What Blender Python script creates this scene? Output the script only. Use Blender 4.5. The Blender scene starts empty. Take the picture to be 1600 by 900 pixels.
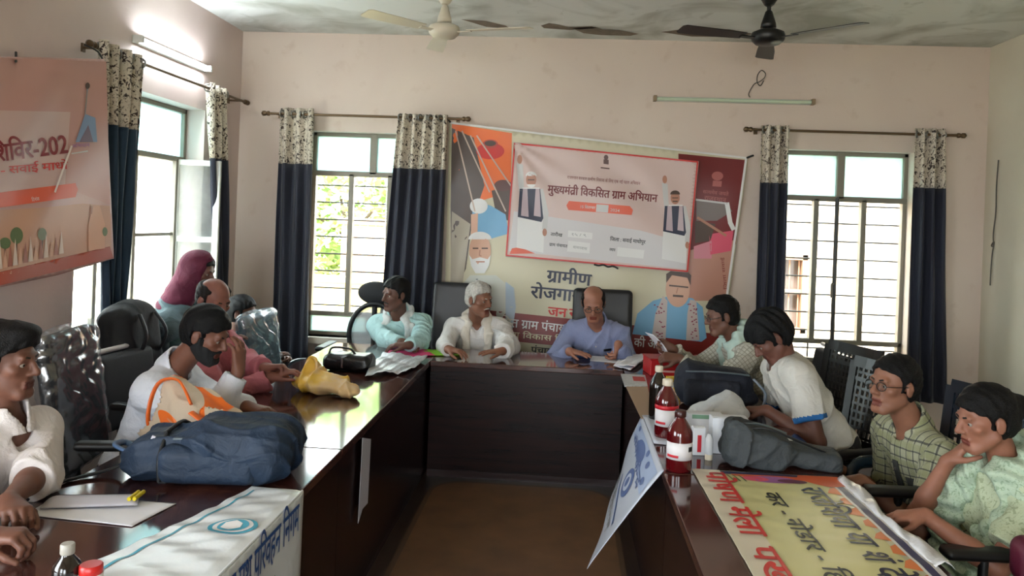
import bpy, bmesh, math, random, re
import numpy as np
from mathutils import Vector, Matrix
random.seed(7)
sc = bpy.context.scene
COL = sc.collection
PI = math.pi

# ---------------------------------------------------------------- camera
FPX, PX, PY, CAMH = 1200.0, 800.0, 345.0, 1.71
YAW, ROLL = math.radians(4.05), math.radians(2.2)
FW = np.array([-math.sin(YAW), math.cos(YAW), 0.0]); RT = np.array([math.cos(YAW), math.sin(YAW), 0.0]); UPV = np.array([0, 0, 1.0])
cr, sr = math.cos(ROLL), math.sin(ROLL)
cx_, cy_ = cr * RT + sr * UPV, cr * UPV - sr * RT
cam_d = bpy.data.cameras.new('camera'); cam = bpy.data.objects.new('camera', cam_d); COL.objects.link(cam)
cam_d.sensor_width = 36.0; cam_d.lens = 36.0 * FPX / 1600.0
cam_d.shift_y = (PY - 450.0) / 1600.0
cam_d.clip_start = 0.05
cam.matrix_world = Matrix(((cx_[0], cy_[0], -FW[0], 0), (cx_[1], cy_[1], -FW[1], 0), (cx_[2], cy_[2], -FW[2], CAMH), (0, 0, 0, 1)))
sc.camera = cam

# ---------------------------------------------------------------- light and exposure
SKY_STRENGTH, SUN_STRENGTH, TUBE_STRENGTH, EXPOSURE = 6.0, 16.0, 30.0, 1.52
sc.view_settings.view_transform = 'Standard'; sc.view_settings.look = 'None'
sc.view_settings.gamma = 1.0; sc.view_settings.use_curve_mapping = False
sc.view_settings.exposure = EXPOSURE
world = bpy.data.worlds.new('overcast_sky'); sc.world = world; world.use_nodes = True
bg = world.node_tree.nodes['Background']
bg.inputs[0].default_value = (0.88, 0.95, 1.0, 1); bg.inputs[1].default_value = SKY_STRENGTH
sun_d = bpy.data.lights.new('sun', 'SUN'); sun_d.energy = SUN_STRENGTH; sun_d.angle = math.radians(12); sun_d.color = (1, .98, .95)
sun = bpy.data.objects.new('sun', sun_d); COL.objects.link(sun)
sun.rotation_euler = Vector((0.25, 0.75, -1.3)).to_track_quat('-Z', 'Y').to_euler()   # falls on the walls outside, from behind the house
def portal(name, loc, direction, sx, sy):
    d = bpy.data.lights.new(name, 'AREA'); d.shape = 'RECTANGLE'; d.size = sx; d.size_y = sy; d.cycles.is_portal = True
    o = bpy.data.objects.new(name, d); COL.objects.link(o); o.location = loc
    o.rotation_euler = Vector(direction).to_track_quat('-Z', 'Z').to_euler()
sc.cycles.max_bounces = 10; sc.cycles.diffuse_bounces = 6; sc.cycles.transparent_max_bounces = 16
sc.cycles.sample_clamp_indirect = 6.0
sc.cycles.use_denoising = True
sc.cycles.caustics_reflective = False; sc.cycles.caustics_refractive = False

# ---------------------------------------------------------------- measuring from the photograph
def ray(px, py):
    a, b = px - PX, py - PY
    u, v = cr * a + sr * b, -sr * a + cr * b
    return RT * u / FPX - UPV * v / FPX + FW
def P(px, py, Y=None, Z=None, X=None):
    d = ray(px, py); o = np.array([0, 0, CAMH])
    if Y is not None: t = Y / d[1]
    elif Z is not None: t = (Z - CAMH) / d[2]
    else: t = X / d[0]
    return o + d * t

# ---------------------------------------------------------------- object helpers
def tag(o, label=None, cat=None, group=None, kind=None):
    if label: o['label'] = label
    if cat: o['category'] = cat
    if group: o['group'] = group
    if kind: o['kind'] = kind
    return o
def thing(name, label, cat, loc=(0, 0, 0), rz=0.0, group=None):
    o = bpy.data.objects.new(name, None); COL.objects.link(o); o.empty_display_size = .1
    o.location = loc; o.rotation_euler = (0, 0, rz)
    return tag(o, label, cat, group)
def woff(parent):
    v = np.zeros(3)
    while parent is not None:
        v += np.array(parent.location); parent = parent.parent
    return v
def raw_mesh(name, V, F, mats, midx=None, smooth=False, parent=None, world_coords=True):
    V = np.asarray(V, np.float32).reshape(-1, 3)
    if parent is not None and world_coords: V = V - woff(parent).astype(np.float32)
    me = bpy.data.meshes.new(name)
    if isinstance(F, np.ndarray):
        n = F.shape[1]
        me.vertices.add(len(V)); me.vertices.foreach_set('co', V.ravel())
        me.loops.add(F.size); me.loops.foreach_set('vertex_index', F.ravel().astype(np.int32))
        me.polygons.add(len(F)); me.polygons.foreach_set('loop_start', (np.arange(len(F)) * n).astype(np.int32))
        me.polygons.foreach_set('loop_total', np.full(len(F), n, np.int32))
        me.update(calc_edges=True)
    else:
        me.from_pydata([tuple(map(float, v)) for v in V], [], F)
    if not isinstance(mats, (list, tuple)): mats = [mats]
    for m in mats: me.materials.append(m)
    if midx is not None: me.polygons.foreach_set('material_index', np.asarray(midx, np.int32))
    if smooth is True: me.polygons.foreach_set('use_smooth', np.ones(len(me.polygons), bool))
    elif smooth is not False and smooth is not None: me.polygons.foreach_set('use_smooth', np.asarray(smooth, bool))
    me.validate(); me.update()
    o = bpy.data.objects.new(name, me); COL.objects.link(o)
    if parent is not None: o.parent = parent
    return o
def solidify(o, t, offset=0.0):
    m = o.modifiers.new('thickness', 'SOLIDIFY'); m.thickness = t; m.offset = offset; return o
def bevel(o, w, seg=2):
    m = o.modifiers.new('bevel', 'BEVEL'); m.width = w; m.segments = seg; m.limit_method = 'ANGLE'; m.angle_limit = math.radians(40); return o
def copy_tree(o, parent=None):
    c = o.copy(); COL.objects.link(c); c.parent = parent
    for ch in o.children: copy_tree(ch, c)
    return c

def rotz(a): return np.array([[math.cos(a), -math.sin(a), 0], [math.sin(a), math.cos(a), 0], [0, 0, 1.0]])
def rotx(a): return np.array([[1.0, 0, 0], [0, math.cos(a), -math.sin(a)], [0, math.sin(a), math.cos(a)]])
def roty(a): return np.array([[math.cos(a), 0, math.sin(a)], [0, 1.0, 0], [-math.sin(a), 0, math.cos(a)]])
def unit(v):
    v = np.asarray(v, float); n = np.linalg.norm(v); return v / n if n > 1e-9 else v

class MB:
    def __init__(self): self.v = []; self.f = []; self.m = []; self.s = []
    def add(self, V, F, m=0, smooth=False):
        b = len(self.v); self.v += [tuple(map(float, x)) for x in V]
        for f in F: self.f.append(tuple(b + i for i in f)); self.m.append(m); self.s.append(smooth)
    def box(self, c, s, R=None, m=0, taper=1.0):
        V = []
        for x, y, z in ((-1, -1, -1), (1, -1, -1), (1, 1, -1), (-1, 1, -1), (-1, -1, 1), (1, -1, 1), (1, 1, 1), (-1, 1, 1)):
            k = taper if z > 0 else 1.0
            p = np.array([x * s[0] / 2 * k, y * s[1] / 2 * k, z * s[2] / 2])
            if R is not None: p = R @ p
            V.append(p + np.array(c))
        self.add(V, [(0, 3, 2, 1), (4, 5, 6, 7), (0, 1, 5, 4), (1, 2, 6, 5), (2, 3, 7, 6), (3, 0, 4, 7)], m)
        return self
    def b2(self, a, b, m=0):
        a = np.array(a, float); b = np.array(b, float); return self.box((a + b) / 2, np.abs(b - a), None, m)
    def tube(self, path, r, n=10, m=0, cap=True, closed=False, flat=1.0, ref=(0, 0, 1)):
        path = [np.array(p, float) for p in path]
        if len(path) >= 3 and not closed and not isinstance(r, (list, tuple)):      # round the path through its points
            q = [path[0]] + path + [path[-1]]; out = []
            for i in range(1, len(q) - 2):
                for t in np.linspace(0, 1, 6)[:-1]:
                    out.append(.5 * (2 * q[i] + (q[i + 1] - q[i - 1]) * t + (2 * q[i - 1] - 5 * q[i] + 4 * q[i + 1] - q[i + 2]) * t * t + (3 * q[i] - q[i - 1] - 3 * q[i + 1] + q[i + 2]) * t ** 3))
            path = out + [path[-1]]
        k = len(path)
        rs = r if isinstance(r, (list, tuple)) else [r] * k
        V = []; prev = None
        for i, p in enumerate(path):
            if closed: t = unit(path[(i + 1) % k] - path[i - 1])
            else: t = unit(path[min(i + 1, k - 1)] - path[max(i - 1, 0)])
            if prev is None:
                a = np.array(ref, float)
                if abs(a @ t) > .95: a = np.array([1.0, 0, 0])
            else: a = prev
            a = unit(a - (a @ t) * t); prev = a; b = np.cross(t, a)
            for j in range(n):
                th = 2 * PI * j / n
                V.append(p + rs[i] * (math.cos(th) * a * flat + math.sin(th) * b))
        F = []
        for i in range(k if closed else k - 1):
            for j in range(n):
                i2 = (i + 1) % k; j2 = (j + 1) % n
                F.append((i * n + j, i * n + j2, i2 * n + j2, i2 * n + j))
        self.add(V, F, m, True)
        if cap and not closed:
            self.add(V[:n], [tuple(range(n))[::-1]], m); self.add(V[-n:], [tuple(range(n))], m)
        return self
    def lathe(self, prof, c=(0, 0, 0), n=24, R=None, m=0):
        V = []
        for r, z in prof:
            for j in range(n):
                p = np.array([r * math.cos(2 * PI * j / n), r * math.sin(2 * PI * j / n), z])
                if R is not None: p = R @ p
                V.append(p + np.array(c))
        F = []
        for i in range(len(prof) - 1):
            for j in range(n):
                j2 = (j + 1) % n; F.append((i * n + j, i * n + j2, (i + 1) * n + j2, (i + 1) * n + j))
        self.add(V, F, m, True)
        self.add(V[:n], [tuple(range(n))[::-1]], m); self.add(V[-n:], [tuple(range(n))], m)
        return self
    def grid(self, fn, nu, nv, m=0, smooth=True):
        V = [fn(i / nu, j / nv) for j in range(nv + 1) for i in range(nu + 1)]
        F = [(j * (nu + 1) + i, j * (nu + 1) + i + 1, (j + 1) * (nu + 1) + i + 1, (j + 1) * (nu + 1) + i) for j in range(nv) for i in range(nu)]
        self.add(V, F, m, smooth); return self
    def prism(self, poly, a, axis, depth, m=0):
        """poly: list of 2d points, mapped by a(u,v)->3d; extruded along axis*depth"""
        A = [np.array(a(*p), float) for p in poly]; ax = np.array(axis, float) * depth; B = [p + ax for p in A]; n = len(A)
        self.add(A + B, [tuple(range(n))[::-1], tuple(range(n, 2 * n))] + [(i, (i + 1) % n, n + (i + 1) % n, n + i) for i in range(n)], m)
        return self
    def build(self, name, mats, parent=None, smooth=None, local=False, bev=0):
        o = raw_mesh(name, self.v, self.f, mats, self.m, self.s if smooth is None else smooth, parent, not local)
        if bev: bevel(o, bev)
        return o

# ---------------------------------------------------------------- materials
def lin(c):
    if isinstance(c, str):
        c = [int(c[i:i + 2], 16) / 255 for i in (0, 2, 4)]
    return tuple((x / 12.92 if x <= .04045 else ((x + .055) / 1.055) ** 2.4) for x in c[:3])
MATS = {}
def mat(name, col, rough=.6, metal=0.0, fold=0.0, var=0.0, vscale=6.0, bump=0.0, bscale=60.0, spec=.5, coat=0.0, trans=0.0, emit=None, estr=0.0, sheen=0.0, sss=0.0, stretch=None):
    if name in MATS: return MATS[name]
    m = bpy.data.materials.new(name); m.use_nodes = True; nt = m.node_tree; b = nt.nodes['Principled BSDF']
    c = lin(col)
    b.inputs['Base Color'].default_value = (*c, 1); b.inputs['Roughness'].default_value = rough; b.inputs['Metallic'].default_value = metal
    b.inputs['Specular IOR Level'].default_value = spec; b.inputs['Coat Weight'].default_value = coat; b.inputs['Coat Roughness'].default_value = .08
    b.inputs['Transmission Weight'].default_value = trans; b.inputs['Sheen Weight'].default_value = sheen
    if sss:
        b.inputs['Subsurface Weight'].default_value = sss; b.inputs['Subsurface Radius'].default_value = (.012, .005, .003); b.inputs['Subsurface Scale'].default_value = 1.0
    if emit: b.inputs['Emission Color'].default_value = (*lin(emit), 1); b.inputs['Emission Strength'].default_value = estr
    tc = nt.nodes.new('ShaderNodeTexCoord'); vec = tc.outputs['Object']
    if stretch:
        mp = nt.nodes.new('ShaderNodeMapping'); mp.inputs['Scale'].default_value = stretch; nt.links.new(vec, mp.inputs[0]); vec = mp.outputs[0]
    if var:
        n = nt.nodes.new('ShaderNodeTexNoise'); n.inputs['Scale'].default_value = vscale; n.inputs['Detail'].default_value = 5
        nt.links.new(vec, n.inputs['Vector'])
        mx = nt.nodes.new('ShaderNodeMix'); mx.data_type = 'RGBA'
        mx.inputs[6].default_value = (*[x * (1 - var) for x in c], 1); mx.inputs[7].default_value = (*[min(1, x * (1 + var)) for x in c], 1)
        rm = nt.nodes.new('ShaderNodeMapRange'); rm.inputs[1].default_value = .3; rm.inputs[2].default_value = .7
        nt.links.new(n.outputs[0], rm.inputs[0]); nt.links.new(rm.outputs[0], mx.inputs[0]); nt.links.new(mx.outputs[2], b.inputs['Base Color'])
    if bump:
        n2 = nt.nodes.new('ShaderNodeTexNoise'); n2.inputs['Scale'].default_value = bscale; n2.inputs['Detail'].default_value = 4
        nt.links.new(vec, n2.inputs['Vector'])
        bp = nt.nodes.new('ShaderNodeBump'); bp.inputs['Strength'].default_value = bump; bp.inputs['Distance'].default_value = .01
        nt.links.new(n2.outputs[0], bp.inputs['Height']); nt.links.new(bp.outputs[0], b.inputs['Normal'])
    if fold:
        n3 = nt.nodes.new('ShaderNodeTexNoise'); n3.inputs['Scale'].default_value = 13; n3.inputs['Detail'].default_value = 3; n3.inputs['Distortion'].default_value = 1.2
        nt.links.new(vec, n3.inputs['Vector'])
        bp3 = nt.nodes.new('ShaderNodeBump'); bp3.inputs['Strength'].default_value = fold; bp3.inputs['Distance'].default_value = .03
        nt.links.new(n3.outputs[0], bp3.inputs['Height'])
        if bump: nt.links.new(bp3.outputs[0], bp.inputs['Normal'])
        else: nt.links.new(bp3.outputs[0], b.inputs['Normal'])
    MATS[name] = m
    return m
def nodes_of(m): return m.node_tree, m.node_tree.nodes['Principled BSDF']
def base_node(m):
    nt, b = nodes_of(m); l = b.inputs['Base Color'].links
    return l[0].from_socket if l else None
def mixcol(nt, fac, a, b):
    mx = nt.nodes.new('ShaderNodeMix'); mx.data_type = 'RGBA'
    for i, v in ((6, a), (7, b)):
        if isinstance(v, bpy.types.NodeSocket): nt.links.new(v, mx.inputs[i])
        else: mx.inputs[i].default_value = (*v, 1)
    if isinstance(fac, bpy.types.NodeSocket): nt.links.new(fac, mx.inputs[0])
    else: mx.inputs[0].default_value = fac
    return mx.outputs[2]
def mapr(nt, s, a, b, c=0., d=1.):
    r = nt.nodes.new('ShaderNodeMapRange'); r.inputs[1].default_value = a; r.inputs[2].default_value = b; r.inputs[3].default_value = c; r.inputs[4].default_value = d
    nt.links.new(s, r.inputs[0]); return r.outputs[0]
def noise(nt, scale, detail=4, vec=None, stretch=None, dist=0.0):
    n = nt.nodes.new('ShaderNodeTexNoise'); n.inputs['Scale'].default_value = scale; n.inputs['Detail'].default_value = detail; n.inputs['Distortion'].default_value = dist
    if vec is None:
        vec = nt.nodes.new('ShaderNodeTexCoord').outputs['Object']
    if stretch:
        mp = nt.nodes.new('ShaderNodeMapping'); mp.inputs['Scale'].default_value = stretch; nt.links.new(vec, mp.inputs[0]); vec = mp.outputs[0]
    nt.links.new(vec, n.inputs['Vector']); return n.outputs[0]
def mmath(nt, op, a, b=None):
    n = nt.nodes.new('ShaderNodeMath'); n.operation = op
    for i, v in ((0, a), (1, b)):
        if v is None: continue
        if isinstance(v, bpy.types.NodeSocket): nt.links.new(v, n.inputs[i])
        else: n.inputs[i].default_value = v
    return n.outputs[0]

def floral(name, base, spot, scale=38, lo=.54, hi=.6):
    m = mat(name, base, .85, bump=.2, bscale=200, fold=.4); nt, b = nodes_of(m)
    n = noise(nt, scale, 3, dist=1.2); n2 = noise(nt, scale * 2.3, 2, dist=.6)
    f = mmath(nt, 'MAXIMUM', mapr(nt, n, lo, hi), mapr(nt, n2, lo + .06, hi + .08, 0, .7))
    nt.links.new(mixcol(nt, f, lin(base), lin(spot)), b.inputs['Base Color']); return m
def plaid(name, base, c1, c2, p1, p2, w1=.16, rot=0.0):
    m = mat(name, base, .85, bump=.15, bscale=300, fold=.45); nt, b = nodes_of(m)
    at = nt.nodes.new('ShaderNodeAttribute'); at.attribute_name = 'weave'
    sp = nt.nodes.new('ShaderNodeSeparateXYZ'); nt.links.new(at.outputs['Vector'], sp.inputs[0])
    def stripe(s, period, w, off=0.0):
        v = mmath(nt, 'FRACT', mmath(nt, 'ADD', mmath(nt, 'DIVIDE', s, period), 10 + off))
        return mmath(nt, 'LESS_THAN', v, w)
    col = lin(base)
    for s, off in ((sp.outputs[0], 0), (sp.outputs[1], .1)):
        col = mixcol(nt, mmath(nt, 'MULTIPLY', stripe(s, p2, .3, off + .35), .55), col, lin(c2))
        col = mixcol(nt, mmath(nt, 'MULTIPLY', stripe(s, p1, w1, off), .75), col, lin(c1))
    nt.links.new(col, b.inputs['Base Color']); return m

def glass_mat(name, tint, alpha, rough=.05, haze=0.0, hazecol=(.9, .95, .95)):
    """thin pane: mostly see-through, a little gloss, optional frosting that scatters the daylight"""
    m = bpy.data.materials.new(name); m.use_nodes = True; nt = m.node_tree; nt.nodes.clear()
    out = nt.nodes.new('ShaderNodeOutputMaterial'); tr = nt.nodes.new('ShaderNodeBsdfTransparent'); tr.inputs[0].default_value = (*tint, 1)
    gl = nt.nodes.new('ShaderNodeBsdfGlossy'); gl.inputs['Roughness'].default_value = rough
    m1 = nt.nodes.new('ShaderNodeMixShader'); m1.inputs[0].default_value = alpha
    nt.links.new(tr.outputs[0], m1.inputs[1]); nt.links.new(gl.outputs[0], m1.inputs[2]); last = m1
    if haze:
        tl = nt.nodes.new('ShaderNodeBsdfTranslucent'); tl.inputs[0].default_value = (*hazecol, 1)
        m2 = nt.nodes.new('ShaderNodeMixShader')
        h = mapr(nt, noise(nt, 5, 6, dist=.6), .3, .7, haze * .8, min(1, haze * 1.15)); nt.links.new(h, m2.inputs[0])
        nt.links.new(m1.outputs[0], m2.inputs[1]); nt.links.new(tl.outputs[0], m2.inputs[2]); last = m2
    nt.links.new(last.outputs[0], out.inputs[0]); MATS[name] = m
    return m
# ---------------------------------------------------------------- soft shapes: signed distance fields meshed with surface nets
class Sdf:
    def __init__(self): self.p = []
    def _add(self, f, k, op, c, r): self.p.append((f, k, op, np.asarray(c, np.float32), float(r))); return self
    def cap(self, a, b, ra, rb=None, k=.02, op=1, clip=None):
        rb = ra if rb is None else rb
        a = np.asarray(a, np.float32); b = np.asarray(b, np.float32); ab = b - a; L = float(ab @ ab) + 1e-9
        def f(q):
            qa = q - a; t = np.clip(qa @ ab / L, 0, 1)
            d = np.sqrt(((qa - t[:, None] * ab) ** 2).sum(1)) - (ra + (rb - ra) * t)
            if clip:
                for pt, n in clip: d = np.maximum(d, (q - np.float32(pt)) @ np.float32(n))
            return d
        return self._add(f, k, op, (a + b) / 2, math.sqrt(L) / 2 + max(ra, rb))
    def ell(self, c, r, R=None, k=.02, op=1, clip=None):
        c = np.asarray(c, np.float32); r = np.asarray(r, np.float32); R = np.eye(3, dtype=np.float32) if R is None else np.asarray(R, np.float32)
        def f(q):
            x = (q - c) @ R
            k0 = np.sqrt(((x / r) ** 2).sum(1)); k1 = np.sqrt(((x / (r * r)) ** 2).sum(1)) + 1e-6
            d = k0 * (k0 - 1) / k1
            if clip:
                for pt, n in clip: d = np.maximum(d, (q - np.float32(pt)) @ np.float32(n))
            return d
        return self._add(f, k, op, c, float(r.max()))
    def box(self, c, h, R=None, rd=.02, k=.02, op=1):
        c = np.asarray(c, np.float32); h = np.asarray(h, np.float32) - rd; R = np.eye(3, dtype=np.float32) if R is None else np.asarray(R, np.float32)
        def f(q):
            x = np.abs((q - c) @ R) - h
            return np.sqrt((np.maximum(x, 0) ** 2).sum(1)) + np.minimum(x.max(1), 0) - rd
        return self._add(f, k, op, c, float(np.linalg.norm(h)) + rd)
    def fn(self, f, c, r, k=.0, op=1): return self._add(f, k, op, c, r)
    def chain(self, pts, rs, k=.02, op=1):
        for i in range(len(pts) - 1): self.cap(pts[i], pts[i + 1], rs[i], rs[i + 1], k, op)
        return self
    def ev(self, q, c=None, r=0):
        d = np.full(len(q), 1.0, np.float32)
        for f, k, op, pc, pr in self.p:
            if c is not None and np.linalg.norm(pc - c) > pr + r + k + .03: continue
            x = f(q)
            if op == 1:
                if k > 0: h = np.maximum(k - np.abs(d - x), 0) / k; d = np.minimum(d, x) - h * h * k / 4
                else: d = np.minimum(d, x)
            elif op == -1:
                x = -x
                if k > 0: h = np.maximum(k - np.abs(d - x), 0) / k; d = np.maximum(d, x) + h * h * k / 4
                else: d = np.maximum(d, x)
            elif op == 2: d = np.maximum(d, x)
            else: d = d + x
        return d
    def bounds(self, m=.02):
        lo = np.min([c - r for f, k, op, c, r in self.p if op == 1], 0) - m; hi = np.max([c + r for f, k, op, c, r in self.p if op == 1], 0) + m
        return lo, hi
    def mesh(self, h, lo=None, hi=None):
        l2, h2 = self.bounds(); lo = l2 if lo is None else np.asarray(lo); hi = h2 if hi is None else np.asarray(hi)
        B = 14; n = np.ceil((hi - lo) / h / B).astype(int); N = n * B + 1
        D = np.ones(N, np.float32)
        ax = [np.float32(lo[i]) + h * np.arange(N[i], dtype=np.float32) for i in range(3)]
        half = h * B / 2 * 1.7321
        for i in range(n[0]):
            for j in range(n[1]):
                for k in range(n[2]):
                    s = np.array([i, j, k]) * B; c = (lo + (s + B / 2) * h).astype(np.float32)
                    if not any(op == 1 and np.linalg.norm(pc - c) < pr + half + .01 for f, kk, op, pc, pr in self.p): continue
                    e = s + B + 1
                    g = np.stack(np.meshgrid(ax[0][s[0]:e[0]], ax[1][s[1]:e[1]], ax[2][s[2]:e[2]], indexing='ij'), -1).reshape(-1, 3)
                    D[s[0]:e[0], s[1]:e[1], s[2]:e[2]] = self.ev(g, c, half).reshape(B + 1, B + 1, B + 1)
        return surface_nets(D, lo, h)
def surface_nets(D, lo, h):
    D = D.copy(); 
    for a in range(3):
        sl = [slice(None)] * 3
        for e in (0, -1): sl[a] = e; D[tuple(sl)] = np.maximum(D[tuple(sl)], 1e-3)
    S = D < 0
    c = S[:-1, :-1, :-1].astype(np.int8)
    tot = np.zeros_like(c)
    off = [(i, j, k) for i in (0, 1) for j in (0, 1) for k in (0, 1)]
    def sub(A, o): return A[o[0]:A.shape[0] - 1 + o[0], o[1]:A.shape[1] - 1 + o[1], o[2]:A.shape[2] - 1 + o[2]]
    for o in off: tot += sub(S, o)
    tot -= 0
    act = np.argwhere((tot > 0) & (tot < 8))
    if len(act) == 0: return np.zeros((0, 3)), np.zeros((0, 4), int)
    vals = np.stack([D[act[:, 0] + o[0], act[:, 1] + o[1], act[:, 2] + o[2]] for o in off], 1)
    acc = np.zeros((len(act), 3), np.float32); cnt = np.zeros(len(act), np.float32)
    for a in range(8):
        for b in range(a + 1, 8):
            if sum(abs(off[a][q] - off[b][q]) for q in range(3)) != 1: continue
            va, vb = vals[:, a], vals[:, b]; m = (va < 0) != (vb < 0)
            t = np.where(m, va / np.where(m, va - vb, 1), 0)
            pa, pb = np.array(off[a], np.float32), np.array(off[b], np.float32)
            acc += m[:, None] * (pa + t[:, None] * (pb - pa)); cnt += m
    V = (act + acc / cnt[:, None]) * h + lo
    idx = np.full(tot.shape, -1, np.int32); idx[act[:, 0], act[:, 1], act[:, 2]] = np.arange(len(act))
    Q = []
    for a in range(3):
        b, c2 = (a + 1) % 3, (a + 2) % 3
        s0 = [slice(None)] * 3; s1 = [slice(None)] * 3; s0[a] = slice(0, -1); s1[a] = slice(1, None)
        A0, A1 = S[tuple(s0)], S[tuple(s1)]
        e = np.argwhere(A0 != A1); e = e[(e[:, b] > 0) & (e[:, c2] > 0) & (e[:, b] < S.shape[b] - 1) & (e[:, c2] < S.shape[c2] - 1)]
        ib = np.zeros(3, int); ib[b] = 1; ic = np.zeros(3, int); ic[c2] = 1
        g = lambda x: idx[x[:, 0], x[:, 1], x[:, 2]]
        q = np.stack([g(e), g(e - ib), g(e - ib - ic), g(e - ic)], 1)
        fl = A0[e[:, 0], e[:, 1], e[:, 2]]
        q[fl] = q[fl][:, ::-1]
        Q.append(q[:, ::-1])
    Q = np.concatenate(Q); Q = Q[(Q >= 0).all(1)]
    return V, Q.astype(np.int32)
def soft(name, sdf, h, mats, parent=None, pick=None, relax=1):
    V, F = sdf.mesh(h)
    if relax and len(V):
        # one light Laplacian pass takes the voxel grain off
        for _ in range(relax):
            acc = np.zeros_like(V); cnt = np.zeros(len(V))
            for a, b in ((0, 1), (1, 2), (2, 3), (3, 0)):
                np.add.at(acc, F[:, a], V[F[:, b]]); np.add.at(cnt, F[:, a], 1)
            V = V * .5 + .5 * acc / np.maximum(cnt, 1)[:, None]
    midx = None
    if pick is not None: midx = pick(V[F].mean(1))
    return raw_mesh(name, V, F, mats, midx, True, parent)
def folds(amp, seed=0, fx=26., warp=7.):
    r = np.random.RandomState(seed); K = r.normal(size=(3, 3)); K = K / np.linalg.norm(K, axis=1)[:, None]; ph = r.uniform(0, 6.28, 6)
    K = K.astype(np.float32)
    def f(q):
        w = np.sin(q @ K[0] * warp + ph[0]) * 1.6; w2 = np.sin(q @ K[1] * warp * 1.3 + ph[1]) * 1.6
        d = np.sin(q @ K[0] * fx + w2 * 2 + ph[2]) * np.sin(q @ K[1] * fx * .5 + w + ph[3])
        return (amp * (d + .6 * np.sin(q @ K[2] * fx * 1.7 + w2 * 2.5 + ph[4]))).astype(np.float32)
    return f

def creases(amp, seed=0, fx=17., warp=6.):
    """cloth: broad undulation with narrow raised creases"""
    r = np.random.RandomState(seed); K = r.normal(size=(4, 3)); K = (K / np.linalg.norm(K, axis=1)[:, None]).astype(np.float32); ph = r.uniform(0, 6.28, 8)
    def f(q):
        w = np.sin(q @ K[0] * warp * 1.3 + ph[0]); w2 = np.sin(q @ K[1] * warp * 1.9 + ph[1]); w3 = np.sin(q @ K[2] * warp * 3.1 + ph[6])
        r1 = (1 - np.abs(np.sin(q @ K[2] * fx + 1.7 * w + .7 * w3 + ph[2]))) ** 2.5; r2 = (1 - np.abs(np.sin(q @ K[3] * fx * 1.15 + 1.9 * w2 + .8 * w3 + ph[3]))) ** 2.5
        m1 = .5 + .5 * w2; m2 = .5 + .5 * w
        return (amp * (.55 * w * w2 - 1.5 * r1 * m1 - 1.3 * r2 * m2 + .45)).astype(np.float32)
    return f

# ---------------------------------------------------------------- people
def frame_from(yaw, pitch=0., rollv=0.):
    """columns: right, forward, up. yaw in degrees from +X; pitch positive = looking down"""
    y = math.radians(yaw); f = np.array([math.cos(y), math.sin(y), 0]); r = np.array([math.sin(y), -math.cos(y), 0]); u = np.array([0, 0, 1.0])
    p = math.radians(pitch); f2 = f * math.cos(p) - u * math.sin(p); u2 = u * math.cos(p) + f * math.sin(p)
    t = math.radians(rollv); r2 = r * math.cos(t) + u2 * math.sin(t); u3 = u2 * math.cos(t) - r * math.sin(t)
    return np.stack([r2, f2, u3], 1)
def elbow(S, W, L1, L2, hint):
    d = W - S; D = np.linalg.norm(d)
    if D > (L1 + L2) * .985: W = S + d * (L1 + L2) * .985 / D; d = W - S; D = np.linalg.norm(d)
    D = max(D, abs(L1 - L2) + .02)
    x = (L1 * L1 - L2 * L2 + D * D) / (2 * D); hgt = math.sqrt(max(L1 * L1 - x * x, 1e-6))
    e = d / np.linalg.norm(d); hv = np.asarray(hint, float); hv = unit(hv - (hv @ e) * e)
    return S + e * x + hv * hgt, W
FINGERS = {'flat': (8, 8, 6), 'relaxed': (22, 26, 16), 'curl': (45, 55, 35), 'fist': (72, 88, 60), 'hold': (55, 40, 25), 'point': (20, 25, 15)}
def add_hand(s, W, fdir, pn, side, pose, sc_=1.0):
    """W wrist, fdir fingers' direction, pn the way the palm faces, side +1 when the thumb lies on +cross(fdir,pn)"""
    f = unit(fdir); n = unit(np.asarray(pn) - (np.asarray(pn) @ f) * f); x = np.cross(f, n) * side
    kn = []
    for i, (o, l) in enumerate(((.030, .084), (.010, .090), (-.011, .086), (-.030, .076))):
        k = W + (f * l + x * o - n * (.004 if i in (1, 2) else 0)) * sc_; kn.append(k)
        s.cap(W + (f * .012 + x * o * .55) * sc_, k, .0155 * sc_, .0115 * sc_, k=.014)
    ang = FINGERS[pose]
    for i, k in enumerate(kn):
        L = (.072, .080, .074, .058)[i] * sc_; p = k; a = 0.0
        sp = (.10, .03, -.04, -.12)[i] * (1.0 if pose in ('flat', 'relaxed') else .3)
        for j, (fr, an) in enumerate(zip((.46, .30, .24), ang)):
            jit = 1.0 + .12 * math.sin(i * 2.1 + j)
            if pose == 'point' and i > 0: an = (70, 85, 50)[j]
            a += math.radians(an * jit)
            d = (f + x * sp) * math.cos(a) + n * math.sin(a); q = p + unit(d) * L * fr
            s.cap(p, q, (.0098, .0088, .0080)[j] * sc_, (.0090, .0081, .0068)[j] * sc_, k=.004); p = q
    b = W + (f * .022 + x * .026 + n * .006) * sc_; close = {'flat': .15, 'relaxed': .35, 'curl': .6, 'fist': .95, 'hold': .8, 'point': .6}[pose]
    d1 = unit(f * .75 + x * (.75 - .35 * close) + n * (.15 + .5 * close)); d2 = unit(f * .9 + x * (.45 - .7 * close) + n * (.2 + .5 * close))
    p1 = b + d1 * .044 * sc_; p2 = p1 + d2 * .032 * sc_; p3 = p2 + unit(d2 - x * .25 * close) * .026 * sc_
    s.cap(b, p1, .0160 * sc_, .0118 * sc_, k=.012); s.cap(p1, p2, .0112 * sc_, .0100 * sc_, k=.004); s.cap(p2, p3, .0100 * sc_, .0078 * sc_, k=.004)

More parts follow.
